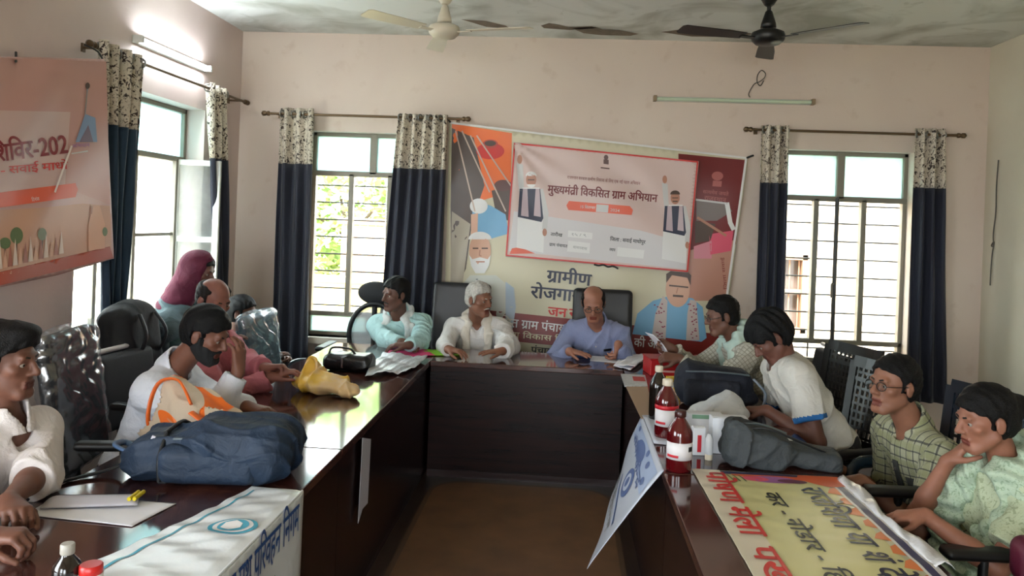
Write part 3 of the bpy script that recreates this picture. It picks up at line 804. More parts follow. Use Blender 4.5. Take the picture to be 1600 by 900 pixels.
# left-wall window
def win_left():
    ya, yb, z0, z1 = W3; x = XL - .17; t = .034; ztr = P(240, 243, X=x)[2]
    ym = P(203, 440, X=x)[1]; yl = P(272, 247, X=x)[1]
    fr = MB()
    for a, b in (((x - .03, ya, z0), (x + .03, ya + t, z1)), ((x - .03, yb - t, z0), (x + .03, yb, z1)), ((x - .03, ya, z0), (x + .03, yb, z0 + t)), ((x - .03, ya, z1 - t), (x + .03, yb, z1)),
                 ((x - .03, ya, ztr - .02), (x + .03, yb, ztr + .02))): fr.b2(a, b)
    for yy in (ya + .42, ya + .84, yl): fr.b2((x - .03, yy - .018, z0), (x + .03, yy + .018, ztr))
    fr.b2((x - .03, (ya + yl) / 2 - .02, ztr), (x + .03, (ya + yl) / 2 + .02, z1))
    zm = P(205, 367, X=x)[2]
    fr.b2((x - .02, ya, zm - .012), (x + .02, yl, zm + .012)); fr.b2((x - .02, ya, z0 + .32), (x + .02, yl, z0 + .35))
    o = tag(fr.build('window_3', frame_m, bev=.004), kind='structure')
    ed = [ya + t, ya + .42, ya + .84, yl]
    for i in range(3):
        MB().b2((x - .002, ed[i] + .018, z0 + t), (x + .002, ed[i + 1] - .018, ztr - .02)).build('pane', glass_frost, o)
    MB().b2((x - .002, ya + t, ztr + .02), (x + .002, yb - t, z1 - t)).build('pane', glass_stain, o)
    gr = MB()
    for z in np.arange(z0 + .1, z1, .15): gr.tube([(x - .05, ya, z), (x - .05, yb, z)], .0065, 6)
    gr.build('grill', darkframe_m, o)
    # casement leaf opened square into the room beside the far reveal
    zt = P(300, 249, Y=5.52)[2]; p0 = P(273, 247, Y=yl + .02); p1 = P(345, 253, Y=yl + .06); zb = z0 + .06
    A = np.array([p0[0], p0[1], 0]); B = np.array([p1[0], p1[1], 0]); lf = MB(); d = unit(B - A); R = rotz(math.atan2(d[1], d[0])); L = np.linalg.norm(B - A)
    for q in (A + d * .02, B - d * .02): lf.box(q + [0, 0, (zt + zb) / 2], (.045, .03, zt - zb), R)
    zm2 = P(310, 374, Y=yl + .04)[2]
    for z in (zt - .02, zb + .02, zm2): lf.box((A + B) / 2 + [0, 0, z], (L - .04, .03, .04), R)
    c = lf.build('casement', white_frame, o, bev=.003); c['label'] = 'white casement leaf swung square into the room'
    MB().box((A + B) / 2 + [0, 0, (zt + zb) / 2], (L - .06, .004, zt - zb - .05), R).build('pane', glass_frost, c)
    MB().b2((XL - .02, ya - .02, z0 - .05), (XL + .04, yb + .02, z0)).build('sill', MATS['sill_paint'], o)
win_left()

# ---------------------------------------------------------------- curtains
navy_m = mat('navy_curtain', (.105, .115, .175), .75, bump=.1, bscale=150, sheen=.15)
navy_lit_m = mat('navy_curtain_lit', (.085, .19, .27), .75, bump=.1, bscale=150, sheen=.15)  # same navy cloth; the teal of its lighting is put into the colour
floral_m = floral('floral_print', (.80, .76, .69), (.22, .17, .15))
rod_m = mat('rod_brass', (.42, .34, .25), .35, metal=.7)
ring_m = mat('eyelet_steel', (.55, .55, .53), .3, metal=.9)
def curtain(label, tl, tr_, bl, br_, fsplit, nrm, nf, rod_z, lower=None, hdr_depth=.035, seed=0):
    tl, tr_, bl, br_ = [np.array(p, float) for p in (tl, tr_, bl, br_)]; nrm = np.array(nrm, float)
    root = thing('curtain', label, 'curtain', tuple((bl + br_) / 2), 0, None)
    def pt(u, v, off=0):
        p = (tl * (1 - u) + tr_ * u) * (1 - v) + (bl * (1 - u) + br_ * u) * v
        ph = u * nf * 2 * PI; am = hdr_depth * (1 - .25 * v) * (1 + .25 * math.sin(seed + u * 5 + v * 2))
        return p + nrm * (am * math.sin(ph + .35 * math.sin(v * 3 + seed + u * 3)) + off + .008 * math.sin(v * 9 + u * 11 + seed))
    N = nf * 14
    hb = MB(); hb.grid(lambda u, v: pt(u, v * fsplit), N, 8); solidify(hb.build('header', floral_m, root), .004)
    pb = MB(); pb.grid(lambda u, v: pt(u, fsplit + v * (1 - fsplit), .0), N, 24); solidify(pb.build('drape', lower or navy_m, root), .004)
    e = MB(); ud = unit(tr_ - tl)
    for i in range(nf * 2):
        u = (i + .5) / (nf * 2) ; p = tl * (1 - u) + tr_ * u; p[2] = rod_z
        ax = unit(ud + nrm * (1 if i % 2 else -1) * .6); s_ = np.cross(ax, [0, 0, 1.0])
        e.tube([p + .026 * (math.cos(a) * s_ + math.sin(a) * np.array([0, 0, 1.0])) for a in np.linspace(0, 2 * PI, 15)[:-1]], .006, 6, closed=True)
    e.build('eyelets', ring_m, root)
    return root
def cpx(xl, yl, xr, yr, zt_):  # helper for back wall: points at plane y=6.2
    a, b = P(xl, yl, Y=6.19), P(xr, yr, Y=6.19); return a, b
def back_curtain(label, t, ys, b, zbot, nf, seed, rodz):
    a0, a1 = P(t[0], t[1], Y=6.19), P(t[2], t[3], Y=6.19); zt = (a0[2] + a1[2]) / 2; a0[2] = a1[2] = zt
    b0, b1 = P(b[0], b[1], Y=6.19), P(b[2], b[3], Y=6.19)
    def ext(a, b_): k = (zt - zbot) / (zt - b_[2]); return a + (b_ - a) * k
    b0, b1 = ext(a0, b0), ext(a1, b1)
    zs = P((t[0] + t[2]) / 2, ys, Y=6.19)[2]
    curtain(label, a0, a1, b0, b1, (zt - zs) / (zt - zbot), (0, 1, 0), nf, rodz, None, .035, seed)
rz1 = (P(413, 175, Y=6.19)[2] + P(727, 188, Y=6.19)[2]) / 2; rz2 = (P(1167, 203, Y=6.19)[2] + P(1503, 211, Y=6.19)[2]) / 2
back_curtain('navy curtain with floral header beside the back corner, at the side of the green view', (437, 168, 491, 170), 256, (424, 545, 480, 552), .30, 3, 1, rz1)
back_curtain('wide navy curtain with floral header between the barred window and the printed banners', (622, 177, 700, 181), 264, (596, 470, 688, 480), .30, 5, 2.2, rz1)
back_curtain('navy curtain with floral header just past the maroon banner edge', (1190, 195, 1233, 197), 286, (1181, 490, 1226, 492), .42, 3, 3.1, rz2)
back_curtain('navy curtain with floral header nearest the right-hand wall', (1429, 200, 1478, 202), 294, (1418, 595, 1478, 598), .42, 3, 4.5, rz2)
def rod(label, a, b, wall_off, nbr):
    a, b = np.array(a, float), np.array(b, float); d = unit(b - a)
    root = thing('curtain_rod', label, 'curtain rod', tuple((a + b) / 2))
    MB().tube([a, b], .0105, 10).build('pole', rod_m, root)
    for p, s in ((a, -1), (b, 1)):
        MB().lathe([(.0105, 0), (.020, .006), (.020, .02), (.013, .03), (.021, .04), (.021, .06), (.006, .072)], p, 12, np.stack([np.cross(d * s, [0, 0, 1.0]), [0, 0, 1.0], d * s], 1)).build('finial', rod_m, root)
    for t in (.03, .97):
        p = a + (b - a) * t; mb = MB(); mb.tube([p, p + np.array(wall_off)], .008, 8); mb.box(p + np.array(wall_off) * .97, (.03, .012, .05) if abs(wall_off[1]) > 0 else (.012, .03, .05)); mb.build('bracket', rod_m, root)
a, b = P(422, 175, Y=6.19), P(722, 188, Y=6.19); a[2] = b[2] = rz1
rod('brass curtain rod over the window with the green view', a, b, (0, .11, 0), 2)
a, b = P(1176, 203, Y=6.19), P(1495, 211, Y=6.19); a[2] = b[2] = rz2
rod('brass curtain rod over the window showing the stained wall outside', a, b, (0, .11, 0), 2)
# left wall curtains
XC = XL + .115
ft0, ft1 = P(322, 149, X=XC), P(356, 149, X=XC); rz3 = 2.60
def lcurt(label, t, ysx, b, zbot, nf, seed, low):
    a0, a1 = P(*t[0], X=XC), P(*t[1], X=XC); zt = 2.64; a0[2] = a1[2] = zt
    b0, b1 = P(*b[0], X=XC), P(*b[1], X=XC)
    def ext(a, b_): k = (zt - zbot) / (zt - b_[2]); return a + (b_ - a) * k
    zs = P(*ysx, X=XC)[2]
    curtain(label, a0, a1, ext(a0, b0), ext(a1, b1), (zt - zs) / (zt - zbot), (1, 0, 0), nf, rz3, low, .04, seed)
lcurt('navy curtain, its teal lighting painted in, with grey floral header, overlapped by the orange banner', ((150, 80), (228, 97)), (195, 200), ((158, 500), (196, 470)), .45, 4, .6, navy_lit_m)
lcurt('narrow dark curtain with floral header behind the white open casement', ((322, 149), (356, 149)), (335, 248), ((336, 470), (354, 480)), .45, 3, 1.7, navy_m)
rod('dark curtain rod on the wall beside the lit tube light', (XC, 4.12, rz3), (XC, 6.12, rz3), (-.115, 0, 0), 2)

# ---------------------------------------------------------------- outdoors
def quadpatch(name, pts, m): return raw_mesh(name, pts, [tuple(range(len(pts)))], m)
gm = mat('dry_earth', (.55, .50, .40), .95, var=.2, vscale=3)
tag(MB().b2((-14, YB + TH, -.5), (14, 22, -.35)).build('ground', gm), kind='structure')
tag(MB().b2((-14, YR - 8, -.5), (XL - TH, YB + TH, -.35)).build('ground', gm), kind='structure')
tag(MB().b2((XL - TH, YR - 8, -.5), (14, YR - TH, -.35)).build('ground', gm), kind='structure')
bw = mat('stained_whitewash', (.86, .82, .75), .9, bump=.3, bscale=12); nt, b_ = nodes_of(bw)
f_ = mapr(nt, noise(nt, 2.2, 8, stretch=(1, 1, .5), dist=.7), .50, .66); bt = nt.nodes.new('ShaderNodeTexBrick'); bt.inputs['Scale'].default_value = 1.6
tcb = nt.nodes.new('ShaderNodeTexCoord'); mp = nt.nodes.new('ShaderNodeMapping'); mp.inputs['Rotation'].default_value = (PI / 2, 0, 0); nt.links.new(tcb.outputs['Object'], mp.inputs[0]); nt.links.new(mp.outputs[0], bt.inputs[0])
bt.inputs['Color1'].default_value = (*lin((.80, .74, .66)), 1); bt.inputs['Color2'].default_value = (*lin((.72, .64, .55)), 1); bt.inputs['Mortar'].default_value = (*lin((.70, .66, .60)), 1)
nt.links.new(mixcol(nt, f_, bt.outputs[0], lin((.50, .44, .40))), b_.inputs['Base Color'])
hb = thing('neighbouring_house', 'stained pale masonry house wall seen beyond the barred window', 'house', (3.2, 9.6, -.35))
wx0, wx1, wz0, wz1 = P(1228, 400, Y=9.4)[0], P(1262, 400, Y=9.4)[0], P(1240, 520, Y=9.4)[2], P(1240, 398, Y=9.4)[2]
wx0 -= .5
mb = MB()
for (xa, xb, za, zb) in ((.2, wx0, -.35, 4.2), (wx1, 8, -.35, 4.2), (wx0, wx1, -.35, wz0), (wx0, wx1, wz1, 4.2)): mb.b2((xa, 9.4, za), (xb, 9.7, zb))
mb.build('wall_face', bw, hb)
wf = MB(); wm = mat('brown_window_wood', (.55, .40, .30), .7)
for a, b in (((wx0, 9.38, wz0), (wx0 + .06, 9.5, wz1)), ((wx1 - .06, 9.38, wz0), (wx1, 9.5, wz1)), ((wx0, 9.38, wz0), (wx1, 9.5, wz0 + .06)), ((wx0, 9.38, wz1 - .06), (wx1, 9.5, wz1)), ((wx0, 9.4, (wz0 + wz1) / 2), (wx1, 9.48, (wz0 + wz1) / 2 + .05))): wf.b2(a, b)
for x in np.arange(wx0 + .12, wx1, .11): wf.tube([(x, 9.44, wz0), (x, 9.44, wz1)], .010, 6)
fo = wf.build('window', wm, hb); MB().b2((wx0, 9.52, wz0), (wx1, 9.54, wz1)).build('pane', mat('shaded_glass', (.35, .30, .27), .3), fo)
ledge = MB().b2((.2, 9.2, P(1330, 395, Y=9.3)[2] + 1.7), (8, 9.45, P(1330, 395, Y=9.3)[2] + 1.8)); ledge.build('ledge', bw, hb)
cw = mat('brick_boundary', (.72, .60, .48), .9, bump=.4, bscale=20); nt, b_ = nodes_of(cw)
bt = nt.nodes.new('ShaderNodeTexBrick'); bt.inputs['Scale'].default_value = 4.5; tcb = nt.nodes.new('ShaderNodeTexCoord'); mp = nt.nodes.new('ShaderNodeMapping'); mp.inputs['Rotation'].default_value = (PI / 2, 0, 0); nt.links.new(tcb.outputs['Object'], mp.inputs[0]); nt.links.new(mp.outputs[0], bt.inputs[0])
bt.inputs['Color1'].default_value = (*lin((.72, .58, .46)), 1); bt.inputs['Color2'].default_value = (*lin((.62, .50, .42)), 1); bt.inputs['Mortar'].default_value = (*lin((.78, .72, .64)), 1)
nt.links.new(bt.outputs[0], b_.inputs['Base Color'])
zbw = P(590, 352, Y=10.2)[2]; xbw = P(532, 400, Y=10.2)[0]
o = MB().b2((xbw, 10.2, -.35), (.0, 10.45, zbw)).box(((xbw + 0) / 2, 10.33, zbw + .04), (-xbw + .1, .34, .08)).build('boundary_wall', cw)
tag(o, 'brick boundary wall standing outside in front of the greenery', 'wall', kind='thing')
yw = mat('yellow_plaster', (.90, .82, .55), .9, var=.08)
o = MB().b2((-6.2, 8.9, -.35), (-1.9, 9.1, P(510, 440, Y=8.9)[2])).box((-4.05, 9.0, P(510, 440, Y=8.9)[2] + .03), (4.4, .28, .06)).build('garden_wall', yw)
tag(o, 'low pale yellow wall outside under the green leaves', 'wall', kind='thing')
def tree(label, c, r, n, seed, trunk):
    rnd = random.Random(seed); root = thing('leafy_tree', label, 'tree', (c[0], c[1], -.35))
    mb = MB(); V = []
    for i in range(n):
        d = unit([rnd.gauss(0, 1), rnd.gauss(0, 1), rnd.gauss(0, 1)]); k = rnd.uniform(.45, 1.0) ** .5
        p = np.array(c) + d * np.array(r) * k; s = rnd.uniform(.07, .13)
        a = unit([rnd.gauss(0, 1), rnd.gauss(0, 1), rnd.gauss(0, .6)]); b = unit(np.cross(a, [rnd.gauss(0, 1), rnd.gauss(0, 1), 1]))
        mb.add([p - a * s, p + b * s * .45, p + a * s, p - b * s * .45], [(0, 1, 2, 3)], rnd.choice((0, 0, 1)))
    mb.build('crown', [mat('leaf_green', (.60, .71, .44), .7), mat('leaf_lime', (.80, .85, .62), .7)], root)
    t = MB(); t.tube([(c[0], c[1], -.35), (c[0] + .1, c[1], c[2] * .5), (c[0], c[1], c[2])], [.14, .11, .06], 8)
    for q in range(4):
        d = unit([rnd.gauss(0, 1), rnd.gauss(0, 1), .8]); t.tube([(c[0], c[1], c[2] * .7), tuple(np.array([c[0], c[1], c[2] * .7]) + d * r[0] * .7)], [.05, .02], 6)
    t.build('trunk', mat('bark', (.35, .28, .22), .9), root)
tree('leafy green tree outside, behind the brick boundary wall', (-3.35, 11.7, 1.95), (1.35, .8, 1.35), 3600, 3, 1)

# ---------------------------------------------------------------- lights on the walls, fans, wires
def tube_light(label, a, b, nrm, lit, broad):
    a, b, nrm = np.array(a, float), np.array(b, float), np.array(nrm, float); d = unit(b - a); up = np.cross(nrm, d); up = up if up[2] > 0 else -up; L = np.linalg.norm(b - a); c = (a + b) / 2
    R = np.stack([d, nrm, up], 1)
    root = thing('tube_light', label, 'light', tuple(c))
    MB().box(c + nrm * .018, (L, .034, broad), R).build('batten', mat('batten_white', (.80, .82, .78), .4), root, bev=.004)
    tm = mat('tube_lit', (.95, .97, 1), .3, emit=(.93, .97, 1.0), estr=TUBE_STRENGTH) if lit else mat('tube_dark', (.74, .80, .70), .3)
    MB().tube([a + d * .03 + nrm * .055 - up * .004, b - d * .03 + nrm * .055 - up * .004], .014, 12).build('tube', tm, root)
    for p, s in ((a, 1), (b, -1)):
        MB().box(p + d * s * .012 + nrm * .04, (.026, .06, .045), R).build('lamp_holder', mat('lamp_holder_tan', (.55, .47, .36), .5) if not lit else mat('lamp_holder_white', (.85, .85, .83), .5), root, bev=.003)
p0, p1 = P(206, 60, X=XL), P(318, 108, X=XL); zz = (p0[2] + p1[2]) / 2
tube_light('lit white tube light on the wall over the teal-lit navy curtain', (XL + .001, p0[1], zz), (XL + .001, p1[1], zz), (1, 0, 0), True, .05)
p0, p1 = P(1020, 155, Y=YB), P(1270, 161, Y=YB)
tube_light('unlit pale green tube light high on the back wall', (p0[0], YB - .001, p0[2]), (p1[0], YB - .001, p1[2]), (0, -1, 0), False, .036)
wire_m = mat('wire_grey', (.30, .28, .25), .6)
mb = MB(); mb.tube([P(x, y, Y=YB - d) for x, y, d in ((1172, 152, .03), (1170, 146, .02), (1178, 132, .02), (1186, 128, .03), (1194, 122, .04), (1196, 115, .03), (1190, 110, .015), (1184, 117, .03), (1183, 128, .04), (1188, 134, .03), (1193, 126, .02))], .004, 6)
tag(mb.build('wire_loop', wire_m), 'tangled wire loop dangling over the unlit tube light', 'wire')
mb = MB(); mb.tube([P(x, y, X=XR - .012) for x, y in ((1560, 250), (1557, 290), (1556, 330), (1552, 365), (1552, 383), (1549, 384), (1553, 378), (1550, 400), (1548, 425), (1547, 446))], .005, 6)
tag(mb.build('cable', wire_m), 'thin dark cable hanging down the right-hand wall', 'cable')
mb = MB().tube([P(1592, 168, X=XR - .02), P(1598, 180, X=XR - .05), P(1600, 190, X=XR - .03)], .02, 8)
def fan(label, c, col, ang, light):
    x, y, z = c; root = thing('ceiling_fan', label, 'fan', (x, y, ZC)); m = mat('fan_' + light, col, .4)
    MB().lathe([(.025, ZC - .0005), (.065, ZC - .0005), (.06, ZC - .05), (.03, ZC - .10), (.016, ZC - .11), (.015, ZC - .0006)][::-1], (x, y, 0), 20).build('canopy', m, root)
    MB().tube([(x, y, z + .06), (x, y, ZC - .09)], .013, 10).build('downrod', m, root)
    MB().lathe([(.012, z + .16), (.022, z + .15), (.045, z + .075), (.048, z + .05), (.014, z + .045)][::-1], (x, y, 0), 20).build('lower_canopy', m, root)
    MB().lathe([(.02, z - .055), (.075, z - .052), (.098, z - .03), (.105, z - .005), (.098, z + .018), (.06, z + .035), (.02, z + .045)], (x, y, 0), 28).build('motor', m, root)
    for k in range(3):
        t = ang + k * 2 * PI / 3; R = rotz(t) @ rotx(math.radians(9)); b_ = MB()
        b_.box(np.array([x, y, z - .02]) + R @ np.array([.13, 0, 0]), (.12, .035, .006), R); bo = b_.build('blade_bracket', m, root)
        V = []
        for (u, w) in ((.17, -.045), (.35, -.058), (.58, -.062), (.60, -.045), (.60, .045), (.58, .062), (.35, .055), (.17, .045)): V.append((u, w))
        pr = MB(); pr.prism(V, lambda u, w: np.array([x, y, z - .016]) + R @ np.array([u, w, 0]), R @ np.array([0, 0, 1.0]), .004); pr.build('blade', m, root)
fp = P(694, 46, Y=5.0); fan('white ceiling fan nearer the lit tube light', fp, (.80, .77, .70), math.radians(-14), 'white')
fp = P(1200, 56, Y=4.9); fan('black ceiling fan hung in front of the unlit tube light', fp, (.045, .045, .045), math.radians(-42), 'black')
# ---------------------------------------------------------------- printed banners: lettering and pictures as flat ink on real sheets
def dev_tokens(s):
    """put the signs of the script into drawing order: list of (text, flag) with flag '' / 'half' / 'ra' """
    out = []; i = 0; cons = lambda ch: '\u0915' <= ch <= '\u0939'
    marks = '\u0901\u0902\u0903\u093c\u093e\u0940\u0941\u0942\u0943\u0945\u0947\u0948\u0949\u094b\u094c'
    while i < len(s):
        if cons(s[i]):
            cl = [];
            while True:
                if i + 2 < len(s) and s[i + 1] == '\u094d' and cons(s[i + 2]):
                    if s[i + 2] == 'र': cl.append((s[i], 'ra')); i += 3; break
                    cl.append((s[i], 'half')); i += 2; continue
                cl.append((s[i], '')); i += 1; break
            ms = ''
            while i < len(s) and (s[i] in marks or s[i] == '\u093f'): ms += s[i]; i += 1
            if '\u093f' in ms: out.append(('\u093f', '')); ms = ms.replace('\u093f', '')
            t, fl = cl[-1]; cl[-1] = (t + ms, fl); out += cl
        else: out.append((s[i], '')); i += 1
    m = []
    for t, fl in out:
        if m and fl == '' and m[-1][1] == '': m[-1] = (m[-1][0] + t, '')
        else: m.append((t, fl))
    return m
GLY = {}
def glyph_mesh(t, fl):
    if (t, fl) in GLY: return GLY[(t, fl)]
    def tess(x):
        c = bpy.data.curves.new('t', 'FONT'); c.body = x; c.resolution_u = 3; o = bpy.data.objects.new('t', c); COL.objects.link(o)
        bpy.context.view_layer.update()
        me = o.evaluated_get(bpy.context.evaluated_depsgraph_get()).to_mesh()
        V = np.array([v.co[:2] for v in me.vertices]).reshape(-1, 2); F = [tuple(p.vertices) for p in me.polygons]
        bpy.data.objects.remove(o); bpy.data.curves.remove(c); return V, F
    # letters one at a time, and the trailing advance measured against a full stop
    V, F = tess(t); V2, F2 = tess(t + '|'); V3, _ = tess('|'); adv = V2[:, 0].max() - V3[:, 0].max() if len(V2) else .3
    if len(V) == 0: V = np.zeros((0, 2)); F = []
    if fl == 'half' and len(V):
        bm = bmesh.new(); vs = [bm.verts.new((x, y, 0)) for x, y in V]
        for f in F:
            try: bm.faces.new([vs[i] for i in f])
            except ValueError: pass
        cutx = adv - .20
        bmesh.ops.bisect_plane(bm, geom=bm.verts[:] + bm.edges[:] + bm.faces[:], plane_co=(cutx, 0, 0), plane_no=(1, 0, 0), clear_outer=True)
        bm.verts.index_update(); V = np.array([v.co[:2] for v in bm.verts]); F = [tuple(v.index for v in f.verts) for f in bm.faces]; bm.free(); adv = cutx - .005
    if fl == 'ra':
        t0 = len(V); sx = glyph_mesh(t[0], '')[2] - .17
        V = np.vstack([V, [[sx + .02, .25], [sx + .02, .14], [sx - .24, -.04], [sx - .27, .05]]]); F = F + [(t0, t0 + 1, t0 + 2, t0 + 3)]
    GLY[(t, fl)] = (V, F, adv); return GLY[(t, fl)]
def text2d(s, bold=.02):
    V, F, x = [], [], 0.0
    for t, fl in dev_tokens(s):
        v, f, a = glyph_mesh(t, fl)
        if len(v):
            for dx, dy in ((0, 0), (bold, 0), (bold / 2, bold * .6)) if bold else ((0, 0),):
                b = len(V); V += [(p[0] + x + dx, p[1] + dy) for p in v]; F += [tuple(b + i for i in q) for q in f]
        x += a
    return np.array(V).reshape(-1, 2), F, x
class Art:
    """ink in 2-d sheet coordinates; surf(a, b, off) gives the point on the sheet"""
    def __init__(self, surf, maxedge): self.surf = surf; self.me = maxedge; self.k = 1.0; self.pic = MB(); self.lets = []; self.mp = []; self.n = 0
    def _mi(self, lst, m):
        if m not in lst: lst.append(m)
        return lst.index(m)
    def tess(self, pts, me):
        bm = bmesh.new(); f = bm.faces.new([bm.verts.new((x, y, 0)) for x, y in pts]); bmesh.ops.triangulate(bm, faces=[f])
        for _ in range(7):
            es = [e for e in bm.edges if e.calc_length() > me]
            if not es: break
            bmesh.ops.subdivide_edges(bm, edges=es, cuts=1); bmesh.ops.triangulate(bm, faces=[f for f in bm.faces if len(f.verts) > 3])
        bm.verts.index_update(); V = [tuple(v.co[:2]) for v in bm.verts]; F = [tuple(v.index for v in f.verts) for f in bm.faces]; bm.free(); return V, F
    def poly(self, pts, m, layer=1, me=None):
        V, F = self.tess(pts, me or self.me); self.n += 1
        self.pic.add([self.surf(a, b, (.0012 + layer * .0011 + self.n * .000012) * self.k) for a, b in V], F, self._mi(self.mp, m))
    def rect(self, a0, b0, a1, b1, m, layer=1): self.poly([(a0, b0), (a1, b0), (a1, b1), (a0, b1)], m, layer)
    def ell(self, c, r, m, layer=1, rot=0, a0=0, a1=360, n=22):
        t = [math.radians(a0 + (a1 - a0) * i / n) for i in range(n if a1 - a0 >= 360 else n + 1)]; cr_, sr_ = math.cos(math.radians(rot)), math.sin(math.radians(rot))
        self.poly([(c[0] + r[0] * math.cos(x) * cr_ - r[1] * math.sin(x) * sr_, c[1] + r[0] * math.cos(x) * sr_ + r[1] * math.sin(x) * cr_) for x in t], m, layer)
    def line(self, pts, w, m, layer=2):
        for p, q in zip(pts[:-1], pts[1:]):
            p, q = np.array(p, float), np.array(q, float); d = unit(q - p); n = np.array([-d[1], d[0]]) * w / 2; p = p - d * w * .2; q = q + d * w * .2
            self.poly([tuple(p + n), tuple(q + n), tuple(q - n), tuple(p - n)], m, layer)
    def text(self, s, p0, p1, h, m, layer=3, bold=.03, upsign=-1):
        """baseline from p0 to p1, h = height of the head line above the baseline (sheet units); upsign -1 where b grows downwards"""
        V, F, w = text2d(s, bold); p0, p1 = np.array(p0, float), np.array(p1, float); d = (p1 - p0) / w; n = np.array([-d[1], d[0]]); n = unit(n) * h / .62
        if upsign < 0: n = -n
        mb = MB(); mb.add([self.surf(*(p0 + d * x + n * y), (.0012 + layer * .0012 + self.n * .000012) * self.k) for x, y in V], F); self.lets.append((mb, m))
    def build(self, parent, sheet_pts, sheet_m, back=.0012, me=None, bump=True):
        V, F = self.tess(sheet_pts, me or self.me)
        o = raw_mesh('sheet', [self.surf(a, b, 0) for a, b in V], F, sheet_m, None, True, parent); solidify(o, back, -1 if False else 1 if False else 0)
        if self.pic.v: self.pic.build('printed_picture', self.mp, parent, smooth=True)
        for mb, m in self.lets: mb.build('lettering', m, parent, smooth=False)
        return o
def ink(name, c, rough=.42): return mat('ink_' + name, c, rough)
K_ = dict(white=ink('white', (.86, .85, .84)), cream=ink('cream', (.86, .82, .68)), maroon=ink('maroon', (.48, .12, .10)), dred=ink('dark_red', (.42, .08, .09)), red=ink('red', (.78, .18, .16)),
          orange=ink('orange', (.90, .42, .16)), pill=ink('pill_orange', (.86, .36, .24)), navy=ink('navy', (.10, .12, .22)), black=ink('black', (.08, .08, .09)), sky=ink('sky_blue', (.45, .66, .80)),
          skin=ink('printed_skin', (.68, .47, .38)), skin2=ink('printed_skin_light', (.80, .62, .52)), grey=ink('grey', (.55, .55, .55)), lgrey=ink('light_grey', (.76, .75, .74)), pink=ink('pink', (.83, .33, .42)),
          brown=ink('brown', (.30, .22, .18)), green=ink('green', (.36, .42, .28)), violet=ink('violet', (.62, .40, .62)), blue=ink('blue', (.13, .30, .55)), cyan=ink('cyan', (.22, .60, .70)), teal=ink('teal', (.20, .48, .46)),
          yellow=ink('yellow', (.93, .76, .25)), dwhite=ink('dull_white', (.76, .70, .68)))

# the large cream and maroon banner on the back wall
def wr_back(x, y): return .008 * math.sin(x * .045 + y * .02) + .007 * math.sin(y * .05 - x * .018 + 1) + .010 * math.exp(-((x - 703) / 60) ** 2) * math.sin(x * .11 + y * .04)
def S_back(x, y, off): return P(x, y, Y=YB - .045 - off - wr_back(x, y))
A = Art(S_back, 14)
r = thing('wall_banner', 'large cream and maroon banner on the back wall, partly covered by a pinkish one', 'banner', tuple(P(930, 600, Y=YB - .05)))
A.poly([(706, 193), (800, 208), (798, 300), (730, 320), (706, 260)], K_['orange'], 1)
A.poly([(706, 200), (740, 215), (757, 290), (738, 345), (728, 420), (705, 470), (704, 320)], ink('rock', (.33, .28, .26)), 2)
A.poly([(706, 330), (735, 350), (722, 450), (735, 500), (702, 520)], ink('haze_grey', (.66, .62, .55)), 2.5)
A.ell((766, 236), (22, 13), K_['red'], 3); A.ell((766, 225), (12, 7), ink('pot_rim', (.70, .25, .2)), 3.4); A.ell((766, 224), (9, 4.5), K_['brown'], 3.8)
A.poly([(768, 298), (798, 290), (796, 345), (776, 340)], K_['brown'], 2); A.ell((786, 290), (14, 9), ink('turban_dark', (.35, .2, .18)), 3)
A.poly([(738, 330), (752, 316), (768, 322), (790, 335), (795, 365), (760, 375), (738, 372)], K_['sky'], 3); A.ell((748, 322), (14, 12), K_['white'], 3.5); A.poly([(736, 335), (747, 333), (746, 368), (736, 372)], K_['skin2'], 4)
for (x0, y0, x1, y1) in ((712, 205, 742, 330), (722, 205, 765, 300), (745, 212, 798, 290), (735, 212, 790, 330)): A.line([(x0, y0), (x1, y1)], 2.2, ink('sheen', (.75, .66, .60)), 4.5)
# printed elderly man, white beard
A.poly([(705, 520), (712, 455), (735, 430), (775, 430), (798, 450), (806, 520), (800, 560), (705, 560)], ink('printed_kurta', (.80, .80, .76)), 3)
A.poly([(790, 440), (803, 450), (806, 480), (800, 520), (790, 500)], ink('printed_kurta_edge', (.70, .76, .82)), 3.4)
A.ell((750, 392), (17, 27), K_['skin2'], 4); A.ell((750, 374), (18, 12), K_['white'], 4.5, 0, 180, 360); A.poly([(733, 398), (738, 405), (750, 402), (762, 405), (767, 398), (764, 415), (757, 427), (743, 427), (736, 415)], K_['white'], 5)
A.line([(739, 388), (747, 388)], 2.2, K_['brown'], 6); A.line([(753, 388), (762, 388)], 2.2, K_['brown'], 6); A.line([(750, 391), (749, 399), (752, 400)], 1.8, K_['skin'], 6); A.line([(744, 409), (757, 409)], 2, K_['skin'], 6)
A.line([(745, 436), (748, 448)], 3, K_['grey'], 6)
# big lettering
A.text('ग्रामीण', (853, 440), (922, 447), 17, K_['navy'], 6, .05); A.text('रोजगार', (828, 465), (904, 472), 17, K_['navy'], 6, .05); A.text('और', (912, 472), (940, 475), 15, K_['navy'], 6, .05)
A.text('जन', (855, 493), (884, 496), 13, K_['red'], 6, .05); A.text('सेवा', (888, 496), (930, 500), 13, K_['red'], 6, .05)
A.poly([(697, 478), (1124, 522), (1119, 566), (695, 522)], K_['maroon'], 3)
A.text('विकसित ग्राम पंचायत', (752, 506), (893, 521), 12, K_['white'], 6, .03); A.text('ग्रामीण विकास विभाग', (768, 524), (908, 537), 8, K_['cream'], 6, .02); A.text('की ओर', (990, 541), (1035, 545), 12, K_['white'], 6, .03); A.text('सरकार', (970, 558), (1006, 562), 7, K_['cream'], 6, .02)
A.text('पंचायत', (829, 551), (872, 555), 9, K_['black'], 6, .04); A.text('.......', (802, 549), (826, 551), 8, K_['black'], 6, .01)
